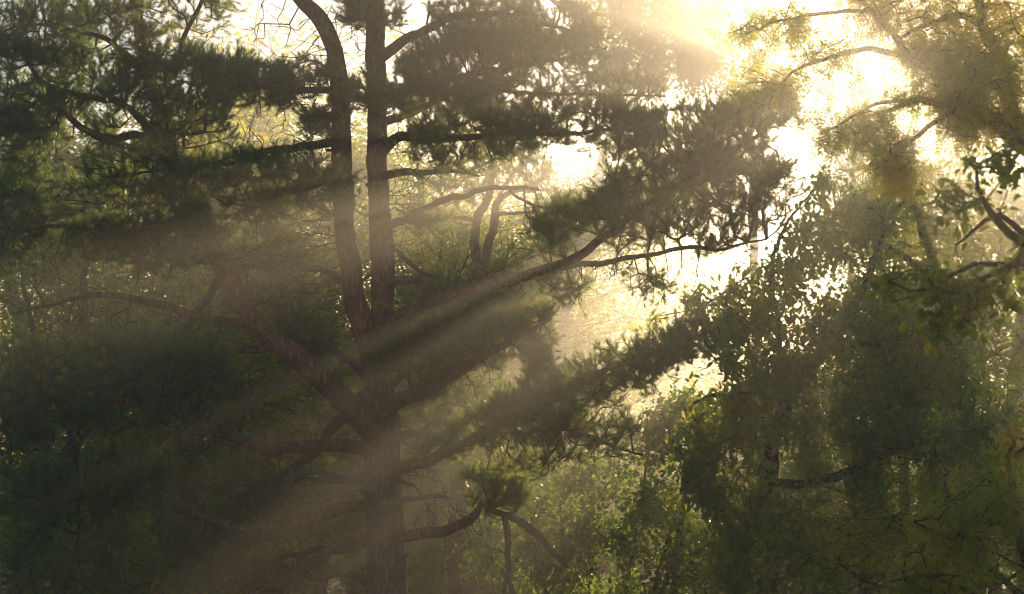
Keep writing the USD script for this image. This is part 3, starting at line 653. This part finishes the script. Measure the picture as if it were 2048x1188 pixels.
leafy(ash, [([(1460, 70, 22), (1560, 45, 36), (1660, 45, 46)], A - 1, 1.2, 120), ([(1470, 140, 18), (1560, 140, 24), (1660, 115, 30), (1710, 105, 26)], A - 1, 1, 105),
            ([(1450, 195, 10), (1540, 195, 20), (1620, 165, 15)], A - 1, .8, 55), ([(1600, 235, 8), (1640, 225, 10)], A - .8, .5, 14),
            ([(1620, 285, 10), (1665, 268, 20), (1720, 252, 24), (1775, 240, 20)], A - .5, .7, 130), ([(1800, 185, 12), (1850, 190, 20)], A - .3, .5, 40)],
      ['d', 'f', 'h', 'c'], ASH, MAT['ash'], MAT['grey_bark'], 4, .10, 1.0, .35, 100, 1.0, .0025)
leafy(ash, [([(1700, 5, 36), (1800, 35, 40), (1900, 60, 55), (2000, 60, 65), (2060, 140, 100)], A, 1.6, 620), ([(1820, 110, 22), (1860, 135, 26), (1920, 150, 55), (2010, 200, 60)], A - .2, 1.4, 540),
            ([(1880, 225, 24), (1960, 270, 25)], A - .3, 1, 110), ([(1780, 290, 16), (1840, 290, 22)], A - .5, .6, 60), ([(1755, 335, 18), (1800, 330, 24), (1850, 345, 22)], A - .4, .8, 120),
            ([(2150, 40, 140), (2330, 120, 160)], A, 1.8, 260), ([(2160, 300, 70), (2320, 330, 90)], A + .3, 1.5, 130), ([(1720, -90, 60), (1900, -120, 80), (2050, -140, 90)], A, 1.6, 200), ([(1720, -300, 110), (1900, -340, 130), (2100, -320, 140)], A, 1.9, 420), ([(1850, -560, 110), (2050, -560, 110)], A, 1.7, 230)],
      None, ASH, MAT['ash'], MAT['grey_bark'], 4, .10, 1.0, .35, 200, 1.1)

# second ash behind the cherry
ash2 = Tree('ash_tree', 'yellowing ash tree half hidden behind the dark broadleaf tree, right edge', 'tree', 43)
B = 34.0
ash2.limb('trunk', [(1960, 1500, B, 26), (1940, 1000, B, 22), (1910, 780, B, 18), (1880, 600, B, 14), (1850, 480, B, 9), (1820, 380, B, 4)], MAT['grey_bark'], 'trunk', 12, .2)
ash2.limb('b', [(1925, 860, B, 10), (1850, 780, B - .4, 8), (1770, 720, B - .8, 5), (1700, 700, B - 1, 2)], MAT['grey_bark'], 'limb', 8)
ash2.limb('c', [(1900, 700, B, 10), (1960, 600, B - .3, 8), (2030, 520, B - .5, 5)], MAT['grey_bark'], 'limb', 8)
ash2.limb('d', [(1875, 580, B, 9), (1820, 520, B - .3, 7), (1740, 470, B - .6, 5), (1690, 440, B - .6, 2)], MAT['grey_bark'], 'limb', 8)
leafy(ash2, [([(1690, 420, 40), (1760, 390, 45), (1850, 380, 45), (1950, 350, 40)], B, 1.5, 330), ([(1800, 500, 60), (1900, 500, 60), (2010, 480, 60)], B, 1.5, 320),
             ([(1720, 700, 50), (1830, 700, 70), (1940, 640, 70), (2020, 740, 70)], B, 1.5, 420), ([(1950, 880, 60), (2020, 900, 60)], B, 1.2, 150)],
      None, ASH, MAT['ash'], MAT['grey_bark'], 4, .12, 1.1, .35, 0, 1.6)

# low ash, lower right
ash3 = Tree('ash_sapling', 'low feathery green ash sapling in the lower right corner', 'tree', 47)
D3 = 17.0
ash3.limb('trunk', [(2150, 1900, D3, 22), (2120, 1500, D3, 20), (2080, 1250, D3, 16), (2040, 1100, D3, 12), (2020, 980, D3, 8), (2010, 900, D3, 3)], MAT['grey_bark'], 'trunk', 10, .2)
ash3.limb('b', [(2070, 1220, D3, 9), (1980, 1140, D3 - .3, 7), (1890, 1080, D3 - .5, 5), (1830, 1050, D3 - .6, 2)], MAT['grey_bark'], 'limb', 8)
ash3.limb('c', [(2090, 1280, D3, 8), (1970, 1210, D3 - .3, 6), (1860, 1160, D3 - .4, 4), (1790, 1170, D3 - .5, 2)], MAT['grey_bark'], 'limb', 8)
leafy(ash3, [([(1850, 1045, 28), (1920, 1030, 45), (1990, 980, 55), (2040, 940, 55)], D3 - .3, .7, 210), ([(1800, 1150, 35), (1890, 1140, 45), (1990, 1110, 70), (2050, 1070, 70)], D3 - .3, .7, 250)],
      None, FINE_ASH, MAT['hazel'], MAT['grey_bark'], 4, .06, .85, .3, 300, 1.3)

# hornbeam close to the camera, out of focus
hb = Tree('hornbeam_tree', 'out of focus twigs with glossy green leaves hanging in at the right edge', 'tree', 53)
H = 9.0
hb.limb('trunk', [(2700, 2600, H, 120), (2680, 1500, H, 105), (2640, 700, H, 90), (2600, 200, H, 70), (2560, -300, H, 50)], MAT['grey_bark'], 'trunk', 14, .2)
hb.limb('a', [(2630, 640, H, 34), (2300, 600, H, 20), (2100, 530, H, 12), (2040, 490, H, 9), (1995, 440, H, 8), (1975, 400, H, 6), (1960, 340, H, 3)], MAT['grey_bark'], 'limb', 8)
hb.limb('b', [(2100, 530, H, 9), (2050, 480, H + .1, 7), (2000, 428, H + .1, 6), (1940, 450, H + .2, 4), (1900, 470, H + .2, 2)], MAT['grey_bark'], 'limb', 8)
hb.limb('c', [(2200, 570, H, 12), (2060, 500, H - .2, 7), (2010, 515, H - .2, 6), (1930, 535, H - .2, 5), (1850, 570, H - .2, 3), (1770, 560, H - .2, 1.5)], MAT['grey_bark'], 'limb', 8)
hb.limb('d', [(2200, 580, H, 11), (2060, 520, H - .3, 7), (1960, 560, H - .3, 5), (1880, 610, H - .3, 3), (1840, 650, H - .3, 1.5)], MAT['grey_bark'], 'limb', 8)
hb.limb('e', [(2640, 760, H, 24), (2250, 800, H - .2, 12), (2080, 860, H - .2, 6), (2010, 905, H - .2, 2)], MAT['grey_bark'], 'limb', 8)
leafy(hb, [([(1930, 330, 18), (1990, 330, 30), (2040, 320, 30)], H, .35, 16), ([(1880, 400, 14), (1950, 395, 20)], H + .1, .3, 12),
           ([(1770, 565, 20), (1830, 580, 30), (1900, 560, 30)], H - .2, .35, 24), ([(1900, 600, 35), (1980, 610, 40), (2040, 590, 40)], H - .3, .4, 32),
           ([(1850, 650, 25), (1900, 680, 20)], H - .3, .3, 10), ([(2010, 905, 14), (2045, 850, 20)], H - .2, .2, 7), ([(2030, 420, 20), (2045, 560, 20)], H, .3, 8)],
      None, HORN, MAT['hornbeam'], MAT['grey_bark'], 5, .035, .85, .35, 300, 2.0, .0022)

# hazel thicket low in the middle
hz = Tree('hazel_bush', 'hazy green hazel thicket low between the pine trunk and the dark broadleaf tree', 'bush', 59)
Hz = 33.0
for k, (bx, tx, ty) in enumerate([(1120, 950, 1060), (1140, 1050, 960), (1180, 1180, 930), (1200, 1300, 900), (1240, 1400, 930), (1160, 1120, 1060), (1260, 1340, 1060)]):
    hz.limb(k, [(bx, 1560, Hz, 9), ((bx * 2 + tx) / 3, 1350, Hz - .2, 7), ((bx + tx) / 2, 1200, Hz - .4, 5), (tx, ty, Hz - .6, 2)], MAT['grey_bark'], 'stem', 8)
hz.limb('tall', [(1330, 1400, Hz, 9), (1350, 1150, Hz - .3, 7), (1370, 980, Hz - .5, 5), (1385, 830, Hz - .6, 2)], MAT['grey_bark'], 'stem', 8)
leafy(hz, [([(930, 1080, 45), (1020, 1060, 60), (1120, 1010, 60), (1230, 960, 65), (1340, 920, 60)], Hz - .4, 1.5, 520),
           ([(1300, 880, 40), (1370, 830, 40), (1440, 850, 40)], Hz - .6, 1.2, 190), ([(1050, 1150, 60), (1200, 1100, 80), (1330, 1080, 80), (1420, 1120, 70)], Hz - .6, 1.5, 700)],
      None, HAZEL, MAT['hazel'], MAT['grey_bark'], 6, .10, 1.0, .6, 300, 1.7)

# second pine, small and forked, behind
p2 = Tree('pine_tree', 'smaller forked pine in the sunbeam behind the right bough of the big pine', 'tree', 61)
Q2 = 36.0
p2.limb('trunk', [(905, 1700, Q2, 20), (912, 1100, Q2, 16), (930, 700, Q2, 13), (955, 590, Q2, 12), (966, 540, Q2, 12)], MAT['pine_bark'], 'trunk', 14)
p2.limb('l', [(966, 545, Q2, 10), (953, 520, Q2, 10), (947, 460, Q2, 9), (958, 425, Q2, 9), (976, 405, Q2, 8), (985, 350, Q2, 7), (980, 270, Q2, 5), (975, 190, Q2, 2)], MAT['pine_bark'], 'limb', 12)
p2.limb('r', [(966, 545, Q2, 9), (975, 500, Q2, 9), (986, 460, Q2, 8), (990, 420, Q2, 8), (1005, 395, Q2, 6), (1040, 380, Q2, 4), (1080, 380, Q2, 2)], MAT['pine_bark'], 'limb', 12)
p2.limb('b', [(988, 430, Q2, 4), (1020, 425, Q2 - .3, 4), (1060, 420, Q2 - .5, 2)], MAT['pine_bark'], 'limb', 8)
p2.limb('c', [(947, 440, Q2, 5), (900, 435, Q2 - .3, 4), (840, 440, Q2 - .6, 2)], MAT['pine_bark'], 'limb', 8)
p2.limb('d', [(940, 650, Q2, 6), (870, 600, Q2 - .4, 5), (800, 590, Q2 - .8, 2)], MAT['pine_bark'], 'limb', 8)
pine_foliage(p2, [([(820, 420, 25), (900, 400, 35), (960, 340, 40), (1040, 330, 40), (1100, 370, 30)], Q2, 1.6, 330)], None, SHOOTS, NEEDLE, scale=1.25)
pine_foliage(p2, [([(800, 590, 30), (880, 610, 30), (1000, 620, 40), (1080, 600, 30)], Q2, 1.6, 300), ([(900, 260, 30), (980, 220, 30), (1050, 270, 30)], Q2, 1.2, 160)], None, SHOOTS, NEEDLE, scale=1.25)

# birch, tall and pale in the glare
bi = Tree('birch_tree', 'tall pale birch with hanging twigs dissolving in the glare left of the sun', 'tree', 67)
Bi = 52.0
bi.limb('trunk', [(1060, 1250, Bi, 13), (1090, 900, Bi, 11), (1130, 640, Bi, 10), (1180, 420, Bi, 9), (1230, 220, Bi, 7), (1268, 40, Bi, 5), (1290, -250, Bi, 2)], MAT['birch_bark'], 'trunk', 10)
for k, (x0, y0, tx, ty) in enumerate([(1160, 500, 1270, 400), (1190, 380, 1390, 250), (1205, 310, 1130, 240), (1225, 240, 1400, 120), (1232, 210, 1160, 130), (1250, 130, 1390, 20), (1262, 70, 1200, 0), (1270, 30, 1370, -60), (1275, 0, 1220, -80)]):
    bi.limb(k, [(x0, y0, Bi, 4), ((x0 + tx) / 2, (y0 + ty) / 2 - 25, Bi - .3 * (-1) ** k, 3), (tx, ty, Bi - .6 * (-1) ** k, 1.5)], MAT['birch_bark'], 'limb', 6)
leafy(bi, [([(1215, 0, 45), (1290, 10, 55), (1370, 50, 45)], Bi, 1.6, 420), ([(1370, 90, 35), (1400, 150, 25)], Bi, 1.3, 200), ([(1425, 20, 30), (1430, 110, 25)], Bi, 1, 110), ([(1220, 100, 35), (1235, 150, 25)], Bi, 1.2, 130), ([(1300, 100, 30), (1310, 150, 25)], Bi, 1.2, 130), ([(1390, 360, 35), (1405, 400, 30)], Bi, 1.2, 40), ([(1300, 370, 25), (1360, 400, 25)], Bi, 1.2, 130)],
      None, SMALL, MAT['birch'], MAT['grey_bark'], 10, .22, 2.0, 1.2, 0, 1.9)

b2 = Tree('birch_tree', 'second pale birch whose flat leafy sprays hang in the glare behind the lowest ash branches', 'tree', 66)
B2 = 58.0
b2.limb('trunk', [(1520, 1250, B2, 12), (1515, 800, B2, 10), (1505, 400, B2, 8), (1500, 150, B2, 5), (1505, -60, B2, 2)], MAT['birch_bark'], 'trunk', 10)
for k, (y0, tx, ty) in enumerate([(220, 1420, 172), (220, 1590, 176), (190, 1415, 135), (185, 1590, 148), (100, 1440, 40), (90, 1550, 45)]):
    b2.limb(k, [(1502, y0, B2, 4), ((1502 + tx) / 2, (y0 + ty) / 2 - 4, B2, 3), (tx, ty, B2, 1.5)], MAT['birch_bark'], 'limb', 6)
leafy(b2, [([(1415, 134, 8), (1500, 140, 11), (1590, 148, 8)], B2, 1.6, 240), ([(1415, 174, 5), (1500, 175, 6), (1590, 178, 5)], B2, 1.4, 180), ([(1440, 45, 22), (1500, 50, 26), (1560, 55, 22)], B2, 1.5, 90)],
      None, SMALL, MAT['birch'], MAT['grey_bark'], 9, .15, 1.9, .3)

al = Tree('alder_tree', 'tall pale alder with a dense crown standing in the mist behind the long right bough', 'tree', 68)
Al = 54.0
al.limb('trunk', [(1075, 1300, Al, 12), (1085, 900, Al, 11), (1095, 650, Al, 10), (1130, 520, Al, 8), (1180, 420, Al, 6), (1210, 340, Al, 2)], MAT['grey_bark'], 'trunk', 10)
for k, (x0, y0, tx, ty) in enumerate([(1125, 535, 1230, 500), (1140, 500, 1060, 450), (1155, 470, 1300, 450), (1170, 440, 1100, 380), (1185, 410, 1320, 390), (1200, 370, 1290, 340)]):
    al.limb(k, [(x0, y0, Al, 5), ((x0 + tx) / 2, (y0 + ty) / 2 - 12, Al, 3), (tx, ty, Al, 1.5)], MAT['grey_bark'], 'limb', 6)
leafy(al, [([(1080, 470, 40), (1160, 440, 50), (1250, 450, 45), (1320, 440, 35)], Al, 2.2, 620), ([(1110, 385, 28), (1200, 380, 35), (1300, 380, 30)], Al, 1.8, 330)],
      None, SMALL, MAT['birch'], MAT['grey_bark'], 10, .22, 1.9, .6)


def poplar(px, top, d, seed, label, dens=1.0):
    t = Tree('poplar_tree', label, 'tree', seed)
    g = d / 82.0
    t.limb('trunk', [(px - 8, 900, d, 9), (px - 6, 600, d, 8), (px - 3, top + 230, d, 6), (px, top + 90, d, 4), (px, top - 20, d, 1.5)], MAT['grey_bark'], 'trunk', 8)
    for k in range(8):
        y0, sx = top + 380 - 45 * k, (-1) ** k
        t.limb(k, [(px, y0, d, 3), (px + sx * 35, y0 - 40, d, 2), (px + sx * (75 - 5 * k), y0 - 100, d, 1)], MAT['grey_bark'], 'limb', 6)
    leafy(t, [([(px - 60, top + 270, 40), (px, top + 270, 50), (px + 60, top + 270, 40)], d, 2, 200), ([(px - 65, top + 130, 40), (px, top + 120, 60), (px + 60, top + 120, 40)], d, 2, 210),
              ([(px - 35, top + 40, 30), (px, top + 20, 35), (px + 35, top + 40, 30)], d, 1.5, 70)], None, SMALL, MAT['birch'], MAT['grey_bark'], 12, .3, 2.2, .5, 0, dens)


poplar(1770, 140, 82.0, 69, 'pale poplar straight below the sun, almost lost in the glare')
poplar(1708, 200, 90.0, 692, 'pale far poplar in the white gap left of the sun, beyond the pine bough tip', 2.6)

# yellow maple behind the gap left of the second pine, leafy sallow left
mp = Tree('field_maple', 'small sunlit yellow field maple seen between the pine trunks and the second pine', 'tree', 71)
Mp = 41.0
mp.limb('trunk', [(862, 1200, Mp, 12), (866, 800, Mp, 10), (872, 600, Mp, 7), (880, 480, Mp, 3)], MAT['grey_bark'], 'trunk', 8)
mp.limb('b', [(868, 720, Mp, 6), (820, 600, Mp - .3, 4), (800, 520, Mp - .5, 2)], MAT['grey_bark'], 'limb', 8)
mp.limb('c', [(870, 660, Mp, 6), (930, 580, Mp - .3, 4), (960, 520, Mp - .5, 2)], MAT['grey_bark'], 'limb', 8)
leafy(mp, [([(800, 500, 35), (870, 490, 40), (950, 480, 30)], Mp, 1.5, 230), ([(790, 600, 50), (880, 620, 60), (980, 620, 40)], Mp, 1.5, 260)], None, HAZEL, MAT['maple'], MAT['grey_bark'], 5, .14, 1.1, .5)
sa = Tree('sallow_tree', 'bushy sallow with yellow-green lance-shaped leaves behind the pine at the left edge', 'tree', 73)
Sa = 33.0
sa.limb('trunk', [(130, 1500, Sa, 18), (140, 1000, Sa, 15), (150, 750, Sa, 11), (170, 560, Sa, 7), (180, 430, Sa, 3)], MAT['grey_bark'], 'trunk', 10)
sa.limb('b', [(145, 850, Sa, 9), (70, 680, Sa - .4, 6), (40, 540, Sa - .7, 3)], MAT['grey_bark'], 'limb', 8)
sa.limb('c', [(142, 900, Sa, 9), (240, 740, Sa - .4, 7), (340, 640, Sa - .8, 3)], MAT['grey_bark'], 'limb', 8)
leafy(sa, [([(40, 560, 60), (130, 480, 50), (190, 430, 40)], Sa, 1.6, 330), ([(60, 690, 60), (170, 620, 70), (300, 640, 50), (390, 590, 40)], Sa, 1.6, 420), ([(120, 850, 80), (300, 830, 80)], Sa, 1.5, 260), ([(20, 1060, 80), (160, 1120, 80), (330, 1130, 70)], Sa - 2, 1.2, 300)],
      None, WILLOW, MAT['hazel'], MAT['grey_bark'], 6, .12, 1.0, .9, 120, 1.6)

# ------------------------------------------------------------------ woodland behind, tree by tree
def wood_prototype(k, height, seed):
    path = f'/World/woodland_tree_class_{k}'
    prim = stage.CreateClassPrim(path)
    UsdGeom.Xform.Define(stage, path)
    prim.SetSpecifier(Sdf.SpecifierClass)
    rng = np.random.default_rng(seed)
    z = np.linspace(0, height * .93, 14)
    t = np.stack([.25 * np.sin(z * .5 + k), .25 * np.cos(z * .4 + k), z], 1)
    obj(path, 'trunk', tube(t, .17 * (1 - z / height) + .02, 8, .15), MAT['grey_bark'], True)
    nl = 11
    base, tips = [t[2:]], []
    for i in range(nl):
        h0 = height * (0.16 + .7 * i / nl)
        a = i * 2.4 + rng.random()
        reach = height * .27 * math.sin(math.pi * min(.95, .25 + .72 * i / nl)) * (0.8 + .4 * rng.random())
        s = np.linspace(0, 1, 7)
        o = np.array([np.interp(h0, z, t[:, 0]), np.interp(h0, z, t[:, 1]), h0])
        q = o + np.stack([np.cos(a) * reach * s, np.sin(a) * reach * s, reach * .7 * s ** 1.3], 1) + rng.normal(size=(7, 3)) * .06
        obj(path, 'limb', tube(q, .06 * (1 - s) + .012, 6), MAT['grey_bark'], True)
        base.append(q)
        n = 80
        c = q[-1] * .75 + q[3] * .25
        tips.append(c + rng.normal(size=(n, 3)) * np.array([1, 1, .62]) * reach * .36)
    tips.append(np.array([t[-1]]) + rng.normal(size=(46, 3)) * [.8, .8, .9])
    base, tips = np.vstack(base), np.vstack(tips)
    N, par, cnt, ids = grow(base, np.zeros(len(base)), tips, rng, .5, .35, .07)
    obj(path, 'branches', twig_mesh(N, par, cnt, .005, .42, .04, 3), MAT['grey_bark'], kind='stuff')
    m = np.repeat(ids, 22)
    pos = N[m] + rng.normal(size=(len(m), 3)) * .24
    d = unit(rng.normal(size=pos.shape)) + [0, 0, -.5]
    leaves = [small_leaf(.075, .055), small_leaf(.09, .06)]
    obj(path, 'crown', place(leaves, pos, frames(d, rng, np.array([0, 0, 1.0])), .7 + .6 * rng.random(len(pos)), rng.integers(0, 2, len(pos))), MAT['wood_leaf'], kind='stuff')
    return path


PROTO = [wood_prototype(k, 10.0, 80 + k) for k in range(3)]


def wood_tree(x_px, top_px, d, k, label, group=None, rz=0.0, wide=1.0):
    top = P(x_px, top_px, d)
    z0 = float(ground_z(top[0], top[1])) - .1
    s = (top[2] - z0) / 10.0
    x = UsdGeom.Xform.Define(stage, numbered('/World', 'woodland_bush' if 'bush' in label else 'woodland_tree'))
    x.AddTranslateOp().Set(Gf.Vec3d(float(top[0]), float(top[1]), z0))
    x.AddRotateZOp().Set(rz)
    x.AddScaleOp().Set(Gf.Vec3f(s * wide, s * wide, s))
    x.GetPrim().GetReferences().AddInternalReference(PROTO[k % 3])
    x.GetPrim().SetInstanceable(True)
    keys(x.GetPrim(), label=label, category='bush' if ' bush' in label else 'tree', group=group)


GB = 'broadleaf trees of the wood behind the pine'
for n, (x, y, d, k, w, lab) in enumerate([
        (40, 170, 46, 0, 1.5, 'broadleaf tree behind the pine at the far left edge'),
        (210, 215, 50, 1, 1.4, 'broadleaf tree behind the left limb of the pine, below the bright sky speckles'),
        (350, 200, 44, 2, 1.5, 'broadleaf tree behind the crossing of left limb and upper left boughs'),
        (500, 150, 52, 0, 1.5, 'broadleaf tree just under the white sky gap left of the forked stems'),
        (600, 70, 62, 1, 1.3, 'tall misty tree whose top rises into the white sky gap beside the left stem'),
        (690, 170, 50, 2, 1.3, 'broadleaf tree behind the forked stems of the pine'),
        (800, 330, 54, 0, 1.4, 'misty tree right of the pine stems under the upper sunbeams'),
        (960, 420, 60, 1, 1.5, 'low misty tree behind the small forked pine'),
        (1090, 560, 58, 2, 1.5, 'low rounded tree at the left end of the bright misty gap'),
        (120, 620, 39, 1, 1.7, 'low bushy tree behind the dark lower left boughs'),
        (420, 560, 40, 0, 1.7, 'low bushy tree seen through the dead twigs under the left limb'),
        (620, 600, 41, 2, 1.6, 'low bushy tree left of the trunk fork'),
        (1880, 330, 48, 1, 1.4, 'tree behind the out of focus twigs at the right edge'),
        (2060, 240, 46, 2, 1.4, 'broadleaf tree at the far right edge behind the ash'),
        (760, 870, 43, 1, 1.8, 'low tree filling the gap behind the lower trunk'),
        (560, 900, 38, 2, 1.8, 'shadowed low tree behind the lowest left boughs'),
        (300, 960, 36, 0, 1.8, 'shadowed bush at the bottom left behind the dead twigs'),
        (1000, 830, 44, 0, 1.8, 'low leafy tree behind the third right bough of the pine'),
        (1180, 345, 68, 2, 1.3, 'pale round-topped tree glowing behind the gap between the two right boughs'),
        (1010, 300, 72, 0, 1.3, 'pale tree behind the top of the small forked pine'),
        (20, 1010, 31, 0, 2.2, 'low dark bush at the very bottom left corner'),
        (690, 1040, 36, 1, 2.2, 'low bush behind the foot of the pine, just left of the trunk'),
        (880, 1040, 38, 2, 2.2, 'low bush behind the foot of the pine, just right of the trunk'),
        (60, 870, 62, 0, 2.4, 'dim low bush far behind the lower left boughs, nearest the left edge'),
        (280, 880, 58, 1, 2.4, 'dim low bush glimpsed under the lowest left dead twigs'),
        (470, 890, 64, 2, 2.4, 'dim low bush far back, seen past the lowest left bough'),
        (640, 870, 60, 0, 2.4, 'dim low bush far back, just left of the pine trunk foot'),
        (850, 880, 62, 1, 2.4, 'dim low bush far back, just right of the pine trunk foot'),
        (1060, 890, 56, 2, 2.4, 'dim low bush behind the left part of the hazel thicket'),
        (1260, 885, 54, 0, 2.4, 'dim low bush behind the tallest hazel stems'),
        (1450, 890, 58, 1, 2.4, 'dim low bush behind the foot of the dark broadleaf tree'),
        (1650, 880, 56, 2, 2.4, 'dim low bush behind the right side of the dark broadleaf trunk'),
        (1960, 880, 50, 0, 2.4, 'dim low bush behind the ash sapling near the right edge'),
        (1180, 1010, 43, 0, 2.6, 'leafy low bush among the right hazel stems'),
        (1350, 1000, 45, 1, 2.6, 'leafy low bush between the hazel and the dark broadleaf trunk'),
        (1520, 1010, 42, 2, 2.6, 'shadowed low bush at the foot of the dark broadleaf tree'),
        (1690, 1010, 40, 0, 2.6, 'shadowed low bush right of the dark broadleaf foot'),
        (1010, 1020, 46, 1, 2.6, 'leafy low bush under the drooping dead branch of the pine'),
        (1900, 900, 26, 1, 1.8, 'dark low tree behind the ash sapling'),
        (1700, 820, 40, 2, 1.8, 'dark low tree behind the trunk of the dark broadleaf tree'),
        (1560, 980, 37, 0, 1.8, 'low bush in the mist under the dark broadleaf tree'),
        (1470, 770, 66, 2, 1.5, 'pale misty tree low in the haze behind the dark broadleaf tree, at its left'),
        (1640, 700, 62, 0, 1.5, 'pale misty tree straight behind the dark broadleaf trunk'),
        (1780, 640, 44, 1, 1.6, 'tree behind the second ash, right of the dark broadleaf trunk')]):
    wood_tree(x, y, d, k, lab, None, n * 77.0, w)

rngw = np.random.default_rng(5)
# far edge of the meadow: a wood that reads as one pale mass
fw = UsdGeom.PointInstancer.Define(stage, '/World/distant_wood')
keys(fw.GetPrim(), label='pale misty line of far trees across the bright gap', category='wood', kind='stuff')
pts, sc, ori = [], [], []
for n in range(300):
    x = rngw.uniform(-95, 95); y = rngw.uniform(140, 172)
    pts.append((x, y, float(ground_z(x, y)) - .2)); sc.append(rngw.uniform(1.0, 1.45)); ori.append(rngw.uniform(0, 6.28))
fw.CreatePositionsAttr(Vt.Vec3fArray([Gf.Vec3f(*map(float, p)) for p in pts]))
fw.CreateScalesAttr(Vt.Vec3fArray([Gf.Vec3f(1.4 * s, 1.4 * s, s) for s in sc]))
fw.CreateOrientationsAttr(Vt.QuathArray([Gf.Quath(math.cos(a / 2), 0, 0, math.sin(a / 2)) for a in ori]))
fw.CreateProtoIndicesAttr(Vt.IntArray([n % 3 for n in range(300)]))
far_protos = []
for k in range(3):
    x = UsdGeom.Xform.Define(stage, f'/World/distant_wood/far_tree_{k + 1:03d}')
    x.GetPrim().GetReferences().AddInternalReference(PROTO[k])
    far_protos.append(x.GetPath())
fw.CreatePrototypesRel().SetTargets(far_protos)

# ------------------------------------------------------------------ the misty air
hz_mat = usdkit.material(stage, '/World/Looks/haze_material', {
    'v': ('principled_volume', {'color': (0.95, 0.91, 0.84), 'density': HAZE_DENSITY, 'anisotropy': HAZE_G})}, [], volume='v.volume')
lo, hi = np.array([-153, -63, -2.0]), np.array([153, 199, 22.6])
v = np.array([[(lo, hi)[a][0], (lo, hi)[b][1], (lo, hi)[c][2]] for a in (0, 1) for b in (0, 1) for c in (0, 1)])
f = np.array([(0, 1, 3, 2), (4, 6, 7, 5), (0, 4, 5, 1), (2, 3, 7, 6), (0, 2, 6, 4), (1, 5, 7, 3)])
hm = usdkit.mesh(stage, '/World/haze', (v, f), hz_mat)
keys(hm.GetPrim(), kind='stuff')
